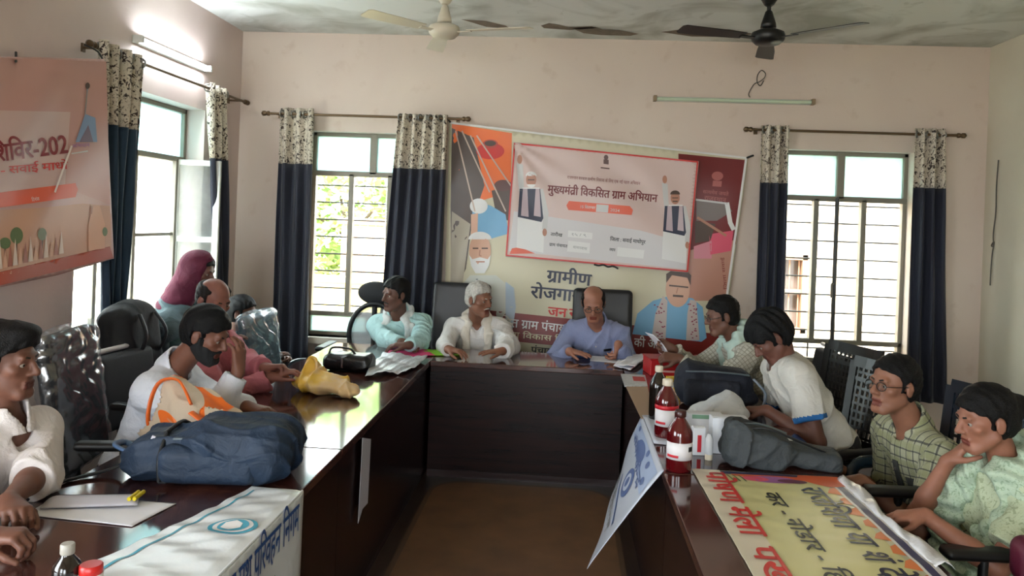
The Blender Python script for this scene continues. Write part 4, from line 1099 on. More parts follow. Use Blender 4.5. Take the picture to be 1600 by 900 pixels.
# maroon right part with printed workers
A.poly([(1060, 240), (1164, 250), (1150, 380), (1136, 420), (1060, 400)], K_['dred'], 2); A.poly([(1060, 395), (1148, 375), (1141, 432), (1134, 470), (1060, 470)], ink('dust_pink', (.72, .52, .45)), 2.4)
A.poly([(1088, 312), (1136, 318), (1144, 330), (1120, 345), (1088, 345)], ink('ash_grey', (.45, .40, .38)), 3); A.poly([(1086, 345), (1118, 350), (1110, 376), (1086, 380)], K_['brown'], 3); A.poly([(1108, 366), (1146, 360), (1142, 392), (1110, 398)], K_['pink'], 3); A.poly([(1084, 385), (1112, 376), (1112, 404), (1084, 404)], ink('rose', (.80, .50, .55)), 3)
A.line([(1136, 318), (1141, 348), (1146, 358)], 7, K_['white'], 4); A.line([(1090, 340), (1134, 368)], 4, K_['skin'], 4); A.line([(1088, 312), (1136, 318)], 3, K_['lgrey'], 4)
A.ell((1121, 275), (9, 7), ink('emblem_pale', (.66, .36, .34)), 4); A.poly([(1114, 282), (1128, 283), (1127, 292), (1113, 291)], MATS['ink_emblem_pale'], 4); A.text('सत्यमेव जयते', (1098, 302), (1138, 306), 5, MATS['ink_emblem_pale'], 4, 0); A.text('राजस्थान', (1100, 312), (1134, 316), 6, MATS['ink_emblem_pale'], 4, 0)
# printed man in blue shirt with a patterned scarf
A.poly([(988, 522), (996, 490), (1020, 470), (1048, 462), (1082, 466), (1098, 480), (1104, 528), (1096, 534)], K_['sky'], 5)
A.ell((1059, 452), (19, 28), K_['skin2'], 6); A.poly([(1041, 442), (1041, 428), (1052, 421), (1070, 421), (1080, 430), (1079, 446), (1074, 434), (1050, 430)], K_['brown'], 7); A.line([(1046, 446), (1075, 449)], 2.4, K_['brown'], 7); A.line([(1052, 462), (1067, 463)], 3.2, K_['brown'], 7); A.line([(1059, 450), (1057, 458)], 1.6, K_['skin'], 7)
A.poly([(1036, 462), (1043, 470), (1040, 530), (1018, 528), (1024, 490)], K_['dwhite'], 7); A.poly([(1078, 468), (1088, 470), (1093, 532), (1072, 532), (1074, 490)], K_['dwhite'], 7)
rr = random.Random(2)
for k in range(46):
    x, y = (rr.uniform(1022, 1039), rr.uniform(472, 526)) if k % 2 else (rr.uniform(1075, 1089), rr.uniform(474, 528)); A.ell((x, y), (1.6, 1.1), ink('scarf_print', (.55, .22, .32)), 8, 0, 0, 360, 6)
A.text('जिला सवाई', (1136, 452), (1131, 402), 4, K_['maroon'], 6, 0)
# pale border
A.line([(704, 192), (1167, 247)], 3, K_['white'], 5); A.line([(1166, 247), (1119, 580)], 3.5, K_['white'], 5)
A.build(r, [(702, 190), (1169, 246), (1121, 600), (692, 580)], ink('banner_cream', (.80, .77, .66)))
mb = MB(); mb.tube([P(1166, 247, Y=YB - .05), P(1177, 243, Y=YB - .015)], .008, 6); mb.build('tie', mat('tie_dark', (.15, .15, .14), .7), r)
mb = MB(); mb.tube([P(704, 191, Y=YB - .05), P(700, 187, Y=YB - .05)], .008, 6); mb.build('tie', MATS['tie_dark'], r)

# the pinkish campaign banner pinned over it
def wr_c(x, y):
    d1 = math.hypot(x - 803, y - 222); an = math.atan2(y - 222, x - 803); rays = math.sin(an * 13) * math.exp(-d1 / 130)
    return .007 * rays + .006 * math.sin(x * .03 + 1) * math.sin(y * .035) + .003 * math.sin((x - y) * .07)
def S_cam(x, y, off): return P(x, y, Y=YB - .095 - off - wr_c(x, y))
A = Art(S_cam, 9)
r = thing('campaign_banner', 'pinkish white banner with red border pinned over the large cream banner', 'banner', tuple(P(940, 410, Y=YB - .1)))
pinkw = mat('ink_banner_pink', (.80, .70, .67), .38)
A.poly([(795, 392), (803, 330), (900, 345), (1000, 360), (1074, 380), (1072, 421)], ink('fade_white', (.80, .78, .78)), .6)
for l in ([(804, 224), (1090, 253)], [(1090, 253), (1074, 424)], [(1074, 424), (791, 399)], [(791, 399), (804, 224)]): A.line(l, 2.4, K_['red'], 1.5)
A.k = .7; A.ell((947, 246), (3.5, 4), ink('emblem_dark', (.36, .24, .22)), 2); A.poly([(943, 249), (951, 249.6), (951, 257), (943, 256)], MATS['ink_emblem_dark'], 2); A.line([(939, 262), (952, 263.5)], 2, MATS['ink_emblem_dark'], 2)
A.text('राजस्थान सरकार ग्रामीण विकास के लिए एक नई पहल अभियान', (886, 279), (1000, 289), 4.2, K_['maroon'], 2, .01)
A.text('मुख्यमंत्री विकसित ग्राम अभियान', (855, 301), (1026, 316), 11, K_['dred'], 2, .06)
A.poly([(889, 314), (984, 322), (989, 328), (987, 336), (888, 328), (885, 321)], K_['pill'], 2); A.poly([(932, 319), (951, 320.5), (950, 332.5), (931, 331)], K_['lgrey'], 3); A.text('15 सितम्बर', (906, 325), (930, 327), 4, K_['white'], 3, .01); A.text('2024', (953, 330), (968, 331.5), 4, K_['white'], 3, .01)
A.text('तारीख', (860, 368), (878, 370), 4.5, K_['black'], 2, .05); A.text('ग्राम पंचायत', (858, 384), (886, 387), 4.2, K_['black'], 2, .05); A.text('जिला : सवाई माधोपुर', (953, 376), (1008, 381), 5, K_['black'], 2, .05); A.text('स्थान', (952, 392), (961, 393), 4.2, K_['black'], 2, .05)
for q in ([(888, 360), (926, 364), (925, 374), (887, 370)], [(888, 376), (922, 380), (921, 396), (886, 393)], [(965, 386), (1007, 391), (1005, 404), (964, 400)]): A.poly(q, K_['white'], 1.4)
A.text('१५ / ९', (892, 368), (916, 370), 4, K_['grey'], 3, 0); A.text('बामनवास', (895, 388), (917, 391), 4, K_['grey'], 3, 0)
def printed_man(A, o, s, beard, flip, hand=True):
    """small printed figure: raised hand, waistcoat, scarf, pale long shirt"""
    def q(x, y): return (o[0] + (x if not flip else -x) * s, o[1] + y * s)
    A.poly([q(-15, 10), q(14, 10), q(22, 60), q(20, 112), q(-22, 104), q(-20, 60)], K_['white'], 2)
    A.poly([q(-17, 12), q(15, 12), q(20, 58), q(17, 64), q(-20, 56)], K_['navy'], 3)
    for x0, x1 in ((-12, -5), (8, 14)): A.poly([q(x0, 12), q(x1, 12), q(x1 + 2, 56), q(x0 - 3, 54)], ink('stole', (.72, .64, .66)), 4)
    A.poly([q(-22, -28), q(-12, -26), q(-10, 14), q(-18, 16)], K_['lgrey'], 2.5); A.ell(q(-17, -34), (4 * s, 7 * s), K_['skin'], 3)
    A.line([q(16, 14), q(24, 50), q(22, 74)], 8 * s, K_['lgrey'], 2.5); A.ell(q(22, 80), (3.5 * s, 6 * s), K_['skin'], 3)
    A.ell(q(1, -2), (8 * s, 11 * s), K_['skin'], 5); A.ell(q(1, -8), (8.6 * s, 7 * s), K_['white'] if beard else K_['brown'], 5.5, 0, 180, 360)
    A.line([q(-4, -2), q(6, -2)], 1.6 * s, K_['brown'], 6)
    if beard: A.ell(q(1, 5), (6.5 * s, 5 * s), K_['white'], 6, 0, 0, 180)
    else: A.line([q(-3, 4), q(5, 4)], 2 * s, K_['brown'], 6)
printed_man(A, (829, 283), 1.0, True, False); printed_man(A, (1054, 311), .9, False, False)
A.poly([(800, 388), (812, 386), (836, 396), (796, 397)], K_['pill'], 1.6)
A.build(r, [(803, 222), (1092, 252), (1075, 426), (790, 401)], pinkw)
mb = MB(); mb.tube([P(x, y, Y=YB - .11) for x, y in ((928, 413), (935, 415), (943, 414), (950, 417), (958, 416), (966, 420))], .007, 6); mb.build('tape', MATS['tie_dark'], r)

# orange-pink banner on the left wall
X_L = XL + .20
def wr_l(x, y): return .010 * math.sin(x * .05 + y * .03) + .012 * math.exp(-((x * .42 + y * .18 - 83) / 14) ** 2) + .009 * math.sin(y * .06 - x * .02) * math.exp(-(y - 90) / 120)
def S_l(x, y, off): return P(x, y, X=X_L + off + wr_l(x, y))
A = Art(S_l, 12)
r = thing('wall_banner', 'orange and pink printed banner on the wall overlapping the teal-lit navy curtain', 'banner', tuple(P(80, 430, X=X_L)))
A.poly([(-330, 493), (0, 425), (60, 418), (172, 385), (177, 403), (0, 446), (-330, 511)], ink('terracotta', (.66, .30, .22)), 1.5)
A.poly([(-330, 345), (60, 325), (130, 318), (172, 322), (174, 388), (60, 420), (-330, 495)], ink('field_tan', (.76, .58, .48)), 1)
A.poly([(-330, -4), (0, 90), (150, 96), (166, 96), (172, 320), (120, 300), (-330, 330)], ink('faded_pink', (.74, .56, .52)), .5)
A.poly([(-330, 165), (110, 175), (100, 310), (-330, 340)], ink('pale_middle', (.77, .65, .62)), .9)
A.text('सेवा शिविर-202', (-66, 261), (107, 239), 25, ink('crimson', (.50, .10, .13)), 3, .05)
A.text('भाडौती, मलारना डूंगरपुर, जिला - सवाई माधो', (-260, 292), (106, 264), 11, K_['red'], 3, .03)
A.poly([(-200, 326), (118, 286), (122, 296), (118, 308), (-200, 352)], K_['pill'], 2); A.text('दिनांक', (50, 315), (62, 313), 5, K_['white'], 3, 0)
A.poly([(118, 222), (133, 178), (149, 184), (152, 222)], ink('temple_blue', (.45, .55, .68)), 3); A.poly([(124, 222), (138, 195), (146, 222)], ink('temple_violet', (.42, .36, .44)), 3.5); A.line([(133, 178), (137, 136)], 2, K_['grey'], 3); A.ell((137, 134), (3.5, 5), K_['brown'], 4)
A.text('अभियान', (112, 231), (140, 229), 5, K_['violet'], 3, .02); A.line([(112, 240), (137, 236)], 2, K_['lgrey'], 3)
for (x, y, rx, ry) in ((26, 368, 10, 13), (8, 380, 9, 9), (66, 366, 7, 10), (-20, 372, 10, 12)): A.ell((x, y), (rx, ry), K_['green'], 3); A.line([(x, y + ry), (x - 1, y + ry + 22)], 2.5, K_['brown'], 2.6)
for k in range(15):
    x = -20 + k * 8; A.poly([(x, 425 - k * 2), (x + 4, 392 - k * 1.2 - (k % 3) * 7), (x + 8, 424 - k * 2)], ink('crowd_%d' % (k % 3), ((.80, .62, .52), (.62, .38, .32), (.84, .76, .70))[k % 3]), 3.2)
A.poly([(138, 392), (138, 352), (146, 322), (156, 322), (164, 350), (164, 388)], ink('fort', (.82, .62, .50)), 3); A.line([(143, 322), (143, 334)], 2, K_['skin'], 4); A.ell((164, 362), (4, 7), K_['green'], 3.5)
A.line([(112, 228), (86, 300)], 3, ink('sheen_pale', (.90, .84, .80)), 5)
A.build(r, [(-330, -8), (0, 88), (150, 92), (163, 92), (178, 404), (90, 430), (0, 449), (-330, 515)], mat('ink_left_banner', (.74, .58, .54), .33))
A2 = MB(); A2.tube([P(160, 92, X=X_L), P(152, 80, X=X_L - .05), P(132, 70, X=XL + .115)], .005, 6); A2.tube([P(25, 96, X=X_L), P(25, 82, X=XL + .02)], .006, 6); A2.build('tie', MATS['tie_dark'], r)

# ---------------------------------------------------------------- tables
ZT = .765
table_m = mat('table_laminate', (.27, .155, .14), .09, coat=.3); nt, b_ = nodes_of(table_m)
g1 = noise(nt, 3.0, 8, stretch=(1.2, .25, 9), dist=1.2)
nt.links.new(mixcol(nt, mapr(nt, g1, .35, .68), lin((.17, .095, .09)), lin((.33, .20, .17))), b_.inputs['Base Color'])
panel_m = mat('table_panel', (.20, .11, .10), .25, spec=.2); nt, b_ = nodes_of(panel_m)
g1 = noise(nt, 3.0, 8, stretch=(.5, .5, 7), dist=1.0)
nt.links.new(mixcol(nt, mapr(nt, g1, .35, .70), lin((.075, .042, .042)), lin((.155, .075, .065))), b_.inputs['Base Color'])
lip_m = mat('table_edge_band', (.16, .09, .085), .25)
def table(label, x0, x1, y0, y1, inner):
    """one table of the U: top with edge band, modesty panel on the inner side, two end panels, plinth"""
    root = thing('conference_table', label, 'table', ((x0 + x1) / 2, (y0 + y1) / 2, 0), 0, 'tables of the U-shaped row')
    MB().b2((x0, y0 + .0015, ZT - .035), (x1, y1 - .0015, ZT)).build('tabletop', table_m, root, bev=.005)
    if inner in ('e', 'w'):
        xi = x1 if inner == 'e' else x0; s = -1 if inner == 'e' else 1
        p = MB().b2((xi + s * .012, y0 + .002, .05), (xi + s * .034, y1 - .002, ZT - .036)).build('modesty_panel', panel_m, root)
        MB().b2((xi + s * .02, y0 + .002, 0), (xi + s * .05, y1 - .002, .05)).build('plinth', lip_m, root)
        for yy in (y0 + .02, y1 - .02):
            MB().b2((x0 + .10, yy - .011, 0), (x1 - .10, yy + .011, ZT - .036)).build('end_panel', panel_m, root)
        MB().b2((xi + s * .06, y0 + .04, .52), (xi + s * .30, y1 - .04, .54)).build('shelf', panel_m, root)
    else:
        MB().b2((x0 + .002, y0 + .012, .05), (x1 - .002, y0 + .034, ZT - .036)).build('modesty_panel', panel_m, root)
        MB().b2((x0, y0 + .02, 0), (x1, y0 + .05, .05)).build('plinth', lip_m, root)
        for xx in (x0 + .03, x1 - .03): MB().b2((xx - .011, y0 + .04, 0), (xx + .011, y1 - .08, ZT - .036)).build('end_panel', panel_m, root)
        MB().b2((x0 + .05, y0 + .06, .52), (x1 - .05, y0 + .28, .54)).build('shelf', panel_m, root)
    return root
TXL, TXR, TIL, TIR, TYF, TYB, SEAM = -1.66, 1.12, -.862, .408, 5.02, 5.56, 3.035
table('dark laminate table carrying the navy backpack and the draped white bus banner', TXL, TIL, .9, SEAM, 'e')
table('dark laminate table under the yellow bag, shiny with window reflections', TXL, TIL, SEAM, TYB, 'e')
table('dark laminate table before the back wall, closing the U', TIL + .002, TIR - .002, TYF, TYB, 's')
table('dark laminate table holding the maroon syrup bottles and the grey bag', TIR, TXR, 2.985, TYB, 'w')
table('dark laminate table spread with the yellow printed banner', TIR, TXR, .9, 2.983, 'w')
# brown floor sheet with a pale border in the bay of the U
fm = MB(); x0, x1, y1 = -.80, .36, 4.97; rad = .22
def mat_outline(i): 
    pts = [(x0 + i, .6)]
    for a in np.linspace(PI, PI / 2, 8): pts.append((x0 + rad + (rad - i) * math.cos(a), y1 - rad + (rad - i) * math.sin(a)))
    for a in np.linspace(PI / 2, 0, 8): pts.append((x1 - rad + (rad - i) * math.cos(a), y1 - rad + (rad - i) * math.sin(a)))
    pts.append((x1 - i, .6)); return pts
r = thing('floor_mat', 'brown floor mat with a pale border lying inside the U of tables', 'mat', ((x0 + x1) / 2, 2.8, 0))
MB().prism(mat_outline(0), lambda u, v: (u, v, .0005), (0, 0, 1), .004).build('border', mat('mat_border', (.33, .25, .18), .5), r)
MB().prism(mat_outline(.028), lambda u, v: (u, v, .003), (0, 0, 1), .003).build('mat_surface', mat('mat_brown', (.44, .315, .215), .5, var=.18, vscale=5), r)

# ---------------------------------------------------------------- chairs (built facing +X at the origin, then copied)
blk = mat('chair_black', (.055, .055, .06), .45); blk_f = mat('chair_fabric', (.075, .08, .095), .7, bump=.3, bscale=300); chrome = mat('chrome', (.75, .75, .76), .18, metal=1.0)
film = glass_mat('plastic_film', (.93, .95, .97), .16, .16, .10, (.85, .9, .95)); teal_f = mat('chair_teal', (.16, .26, .30), .5)
def star_base(root, m):
    bs = MB()
    for k in range(5):
        a = k * 2 * PI / 5 + .3; bs.tube([(0, 0, .12), (.28 * math.cos(a), .28 * math.sin(a), .075)], [.026, .017], 8)
    bs.lathe([(.035, .09), (.035, .16)], n=14); bo = bs.build('star_base', m, root, local=True)
    for k in range(5):
        a = k * 2 * PI / 5 + .3; c = MB(); c.tube([(.28 * math.cos(a) - .012 * math.sin(a), .28 * math.sin(a) + .012 * math.cos(a), .03), (.28 * math.cos(a) + .012 * math.sin(a), .28 * math.sin(a) - .012 * math.cos(a), .03)], .029, 12)
        c.tube([(.28 * math.cos(a), .28 * math.sin(a), .05), (.28 * math.cos(a), .28 * math.sin(a), .08)], .01, 6); c.build('caster', blk, bo, local=True)
    MB().lathe([(.022, .15), (.022, .40)], n=12).build('gas_column', chrome, root, local=True)
def rounded_slab(name, c, hs, R, rd, m, root, h=.012, k=None):
    s = Sdf(); s.box(c, hs, R, rd, 0); V, F = s.mesh(h); return raw_mesh(name, V, F, m, None, True, root, False)
def office_chair(kind):
    t = thing('office_chair', 'x', 'chair')
    rounded_slab('seat', (0, 0, .425), (.235, .24, .045), None, .035, blk_f if kind != 'teal' else teal_f, t)
    star_base(t, blk if kind != 'teal' else chrome)
    tilt = roty(math.radians(-9))
    if kind == 'headrest':
        m = MB(); m.tube([(-.24 - .02 * math.sin(a) * 0 - (.10 * (z - .5)), y, z) for a, y, z in [(0, .20 * math.cos(q), .76 + .24 * math.sin(q)) for q in np.linspace(0, 2 * PI, 30)[:-1]]], .020, 8, closed=True); m.tube([(-.21, 0, .42), (-.27, 0, .54), (-.28, 0, .98)], .022, 8); m.build('back_frame', blk, t, local=True)
        g = MB(); g.grid(lambda u, v: (lambda q, r_: (-.245 - .10 * ((.76 + .22 * r_ * math.sin(q)) - .5), .185 * r_ * math.cos(q), .76 + .22 * r_ * math.sin(q)))(u * 2 * PI, max(v, .02)), 32, 6)
        solidify(g.build('back_mesh', glass_mat('chair_mesh', (.6, .62, .65), .3, .6, .15, (.3, .3, .3)), t, local=True), .003)
        s = Sdf(); s.ell((-.315, 0, 1.085), (.045, .155, .095), None, .01); V, F = s.mesh(.01); raw_mesh('headrest', V, F, blk_f, None, True, t, False)
        MB().tube([(-.29, 0, .96), (-.315, 0, 1.05)], .016, 8).build('headrest_post', blk, t, local=True)
    else:
        hb_ = {'exec': .34, 'wrap': .31, 'teal': .25, 'slat': .20}[kind]; zc = .52 + hb_; fm_ = {'exec': mat('chair_leather', (.11, .105, .115), .42), 'wrap': blk_f, 'teal': teal_f, 'slat': blk_f}[kind]
        rounded_slab('backrest', (-.235 - hb_ * .15, 0, zc), (.04, .235 if kind != 'teal' else .21, hb_), tilt, .035, fm_, t)
        MB().tube([(-.12, 0, .39), (-.25, 0, .41), (-.285, 0, .60)], .022, 8, flat=1.6).build('back_bracket', blk, t, local=True)
        if kind in ('wrap', 'teal'):
            s = Sdf(); s.box((-.235 - hb_ * .15, 0, zc + .01), (.05, .25 if kind != 'teal' else .225, hb_ + .012), tilt, .04, 0); s.fn(folds(.006, 4, 50., 16.), (0, 0, 0), 9, 0, 3); V, F = s.mesh(.012)
            o = raw_mesh('plastic_wrap', V, F, film, None, True, t, False); o['label'] = 'clear plastic wrapping still on the backrest'
        if kind == 'slat':
            MB().tube([(-.315, -.235, .935), (-.315, .235, .935)], .014, 8).build('top_rail', mat('rail_white', (.78, .78, .78), .35), t, local=True)
            for y in np.linspace(-.2, .2, 9): pass
    for q in (-1, 1):
        if kind == 'teal': m_ = MB().tube([(-.20, q * .25, .47), (-.20, q * .28, .62), (-.1, q * .285, .67), (.13, q * .285, .665), (.18, q * .28, .60), (.10, q * .25, .44)], .013, 8); m_.build('armrest', chrome, t, local=True)
        else:
            a_ = MB().tube([(.05, q * .24, .42), (.06, q * .285, .50), (.05, q * .285, .68)], .016, 8).build('arm_post', blk, t, local=True)
            s = Sdf(); s.box((.02, q * .285, .695), (.165, .036, .018), None, .016, 0); V, F = s.mesh(.01); raw_mesh('armrest', V, F, blk, None, True, t, False)
    return t
pl_dark = mat('plastic_dark', (.10, .095, .10), .3); pl_blue = mat('plastic_blue', (.09, .15, .20), .25)
def plastic_chair(m):
    """moulded chair with a perforated back"""
    t = thing('plastic_chair', 'x', 'chair')
    rounded_slab('seat', (0, 0, .43), (.22, .225, .018), None, .016, m, t)
    R = roty(math.radians(-13)); o = np.array([-.22, 0, .45])
    def q(y, z, d=0): return o + R @ np.array([d - .10 * (1 - (y / .24) ** 2) * .35, y, z])
    b = MB(); w0, w1, H_ = .185, .225, .58
    wz = lambda z: w0 + (w1 - w0) * z / H_
    def strip(p0, p1, wd, th=.012):
        n = 6; ps = [np.array(p0) + (np.array(p1) - np.array(p0)) * i / n for i in range(n + 1)]
        for i in range(n):
            (y0, z0_), (y1, z1_) = ps[i], ps[i + 1]; d = unit([y1 - y0, z1_ - z0_]); nn = np.array([-d[1], d[0]]) * wd / 2
            A_ = [q(y0 + nn[0], z0_ + nn[1], th / 2), q(y1 + nn[0], z1_ + nn[1], th / 2), q(y1 - nn[0], z1_ - nn[1], th / 2), q(y0 - nn[0], z0_ - nn[1], th / 2)]
            B_ = [q(y0 + nn[0], z0_ + nn[1], -th / 2), q(y1 + nn[0], z1_ + nn[1], -th / 2), q(y1 - nn[0], z1_ - nn[1], -th / 2), q(y0 - nn[0], z0_ - nn[1], -th / 2)]
            b.add(A_ + B_, [(0, 1, 2, 3), (7, 6, 5, 4), (0, 4, 5, 1), (1, 5, 6, 2), (2, 6, 7, 3), (3, 7, 4, 0)])
    for s in (-1, 1): strip((s * w0, 0), (s * w1, H_), .04, .022)
    strip((-w1, H_), (w1, H_), .06, .022); strip((-w0, .16), (w0, .16), .04, .016); strip((-w1 * .95, H_ - .09), (w1 * .95, H_ - .09), .02, .014)
    for i in range(13):
        y = -w0 + .02 + i * (2 * w0 - .04) / 12; strip((y, .16), (y * 1.2, H_), .012, .008)
    for i in range(9): z = .19 + i * .042; strip((-wz(z), z), (wz(z), z), .014, .008)
    b.build('backrest', m, t, local=True)
    for sx, sy in ((1, 1), (1, -1), (-1, 1), (-1, -1)): MB().tube([(sx * .19, sy * .19, .42), (sx * .235, sy * .225, 0)], [.026, .020], 8).build('leg', m, t, local=True)
    for s in (-1, 1): MB().tube([(.19, s * .23, .42), (.17, s * .265, .64), (.0, s * .27, .665), (-.22, s * .24, .66)], .022, 8, flat=1.3).build('armrest', m, t, local=True)
    return t
PROTO = {}
def chair(kind, x, y, deg, label, scale=1.0):
    first = kind not in PROTO
    if first: PROTO[kind] = plastic_chair(pl_dark if kind == 'pdark' else pl_blue) if kind.startswith('p') else office_chair(kind)
    o = PROTO[kind] if first else copy_tree(PROTO[kind])
    o.location = (x, y, 0); o.rotation_euler = (0, 0, math.radians(deg)); o['label'] = label; o['group'] = 'chairs round the tables'
    return o
# ---------------------------------------------------------------- chairs in place
chair('headrest', *P(570, 470, Y=5.80)[:2], -92, 'black mesh chair with padded headrest behind the man in the pale teal shirt')
chair('exec', *P(712, 480, Y=5.80)[:2], -90, 'dark high-backed chair behind the white-haired man')
chair('exec', *P(942, 490, Y=5.80)[:2], -92, 'dark high-backed chair behind the man in the blue-grey shirt')
chair('wrap', -1.93, 3.40, 10, 'black office chair with plastic-wrapped back behind the bearded man in white')
chair('slat', -2.10, 4.02, -4, 'dark chair with a white top rail behind the man in the pink shirt')
chair('teal', -1.76, 5.04, -6, 'empty teal chair with chrome arms, still in plastic, by the table corner')
chair('pdark', 1.42, 4.62, 200, 'dark perforated plastic chair, empty, below the sill of the bright window')
chair('pdark', 1.36, 4.02, 200, 'dark perforated plastic chair behind the person in the white T-shirt')
chair('pblue', 1.60, 3.42, 202, 'dark blue perforated plastic chair behind the man in the checked shirt and glasses')
chair('wrap', -2.08, 2.46, 0, 'black office chair under the young man in white at the picture edge')
chair('slat', -2.40, 5.47, -10, 'dark chair in the back corner under the dark-haired person peeking out')
chair('slat', 1.52, 5.24, 185, 'dark office chair under the man with the pale green scarf holding papers')
chair('slat', 1.42, 2.87, 183, 'black armchair under the woman in pale green resting her chin on her hand')

# ---------------------------------------------------------------- people
def cloth(name, c, **k): return mat('cloth_' + name, c, .85, bump=.18, bscale=260, var=.05, vscale=12, fold=.5, **k)
dk_tr = cloth('dark_trousers', (.10, .10, .12)); gr_tr = cloth('grey_trousers', (.28, .27, .27)); wh_tr = cloth('white_pyjama', (.78, .77, .75))
H_BLACK, H_GREY = (.035, .03, .03), (.70, .68, .65)
up = np.array([0, 0, 1.0])
PE = {}
PE['teal'] = person(dict(label='man in a pale teal shirt with a white towel, arms crossed on the table', chest=P(622, 500, Y=5.74), head=P(618, 460, Y=5.60), hip=(-1.22, 5.84, .53), yaw=-88, face=(-132, 6, 2), h=.006,
    skin=('deep', (.38, .25, .20)), wrist_r=P(640, 542, Z=0.825), wrist_l=P(632, 550, Z=0.810), pole_r=(-.55, .55, -.5), pole_l=(.55, .55, -.5), pose_r='curl', pose_l='relaxed', hand_r=(.9, .1, -.1), hand_l=(-.9, -.1, 0),
    hair=dict(kind='short', name='black', col=H_BLACK, t=.013), moustache=True, shirt=dict(mat=cloth('pale_teal', (.66, .80, .80)), sleeve='full', e=.012), trousers=dict(mat=dk_tr)))
scarf(PE['teal'], 'towel', [[(.10, .10, -.02), (.095, .150, -.15), (.085, .150, -.28)], [(-.10, .10, -.02), (-.095, .150, -.15), (-.085, .150, -.30)]], cloth('towel_white', (.80, .81, .80)), rad=.026, nrad=.09, seed=3)
PE['old'] = person(dict(label='white-haired man in a white kurta with a cream scarf looped at his chest', chest=P(745, 506, Y=5.74), head=P(749, 468, Y=5.57), hip=(-.62, 5.84, .53), yaw=-84, face=(-38, 6, -3), h=.006, mouth_open=.008,
    skin=('tan', (.50, .33, .25)), wrist_r=P(700, 548, Z=0.815), wrist_l=P(785, 549, Z=0.815), pole_r=(-.5, .7, -.4), pole_l=(.5, .7, -.4), hand_r=(.8, -.4, 0), hand_l=(-.8, -.4, 0), pose_r='relaxed', pose_l='flat',
    hair=dict(kind='short', name='white', col=H_GREY, t=.013, line=(.066, .078)), moustache=True, shirt=dict(mat=cloth('white_kurta', (.84, .83, .82)), sleeve='full', e=.016, loose=.018, name='kurta', hem_skirt=True, collar=True, collar_h=.02, v=.09), trousers=dict(mat=wh_tr)))
scarf(PE['old'], 'scarf', [[(.085, .115, -.04), (.08, .155, -.16), (.055, .165, -.25), (.0, .170, -.285)], [(-.085, .115, -.04), (-.075, .155, -.16), (-.05, .165, -.25), (.0, .170, -.285)]], cloth('scarf_cream', (.83, .80, .75)), rad=.024, nrad=.088, seed=6)
PE['official'] = person(dict(label='balding man with spectacles in a blue-grey shirt, looking down and writing', chest=P(932, 512, Y=5.72), head=P(927, 474, Y=5.50), hip=(.24, 5.84, .53), yaw=-90, face=(-92, 26, -2), h=.006,
    skin=('medium', (.58, .39, .31)), wrist_r=P(890, 549, Z=0.815), wrist_l=P(966, 538, Y=5.42), pole_r=(-.45, .6, -.5), pole_l=(.35, .8, -.5), hand_r=(.85, -.5, -.02), hand_l=(-.25, -.35, -.85), palm_l=(-.9, .2, .2), pose_r='flat', pose_l='hold',
    hair=dict(kind='bald', name='dark', col=(.06, .05, .05), t=.010, crown=.078), glasses=True, moustache=False, shirt=dict(mat=cloth('blue_grey', (.52, .55, .68)), sleeve='full', e=.012, v=.04), trousers=dict(mat=dk_tr)))
PE['scarf'] = person(dict(label='man with a pale green scarf over a pale checked shirt, holding papers', chest=P(1152, 540, Y=5.04), head=P(1128, 494, Y=5.0), hip=(1.44, 5.10, .53), yaw=186, face=(186, 12, 0), h=.006,
    skin=('brown', (.42, .28, .22)), wrist_r=P(1052, 546, Y=5.08), wrist_l=P(1062, 560, Y=4.86), pole_r=(.3, .5, -.8), pole_l=(.2, -.5, -.8), hand_r=(-.9, -.1, .35), palm_r=(0, -1, .1), hand_l=(-1, 0, .05), palm_l=(.1, .6, -.7), pose_r='hold', pose_l='curl',
    hair=dict(kind='short', name='black2', col=(.04, .035, .035), t=.014), glasses=True, shirt=dict(mat=plaid('cloth_fine_check', (.72, .71, .66), (.52, .50, .46), (.64, .63, .58), .022, .05, .25, .3), sleeve='full', e=.014), trousers=dict(mat=gr_tr)))
scarf(PE['scarf'], 'scarf', [[(.12, .08, -.03), (.12, .14, -.16), (.11, .15, -.30)], [(-.12, .08, -.03), (-.12, .14, -.16), (-.11, .15, -.30)]], cloth('scarf_pale_green', (.70, .78, .74)), rad=.040, nrad=.092, seed=9, amp=.009)
PE['tshirt'] = person(dict(label='person in a white T-shirt with blue sleeve edges, bent low over the table', chest=P(1224, 572, Y=4.02), head=P(1204, 527, Y=4.0), hip=(1.43, 4.0, .56), yaw=182, face=(186, 42, 0), h=.0055,
    skin=('brown3', (.40, .25, .20)), wrist_r=(1.06, 4.10, .60), wrist_l=(1.02, 3.86, .825), pole_r=(.3, .5, -.8), pole_l=(.55, -.35, -.6), hand_l=(-.9, .5, -.1), pose_r='relaxed', pose_l='curl',
    hair=dict(kind='short', name='black3', col=(.03, .03, .035), t=.024, amp=.006, nape=-.085, line=(.045, .085)), shirt=dict(mat=cloth('white_tee', (.76, .75, .72)), trim=cloth('trim_blue', (.12, .38, .62)), sleeve='half', short=.66, e=.013, collar=False), trousers=dict(mat=dk_tr)))
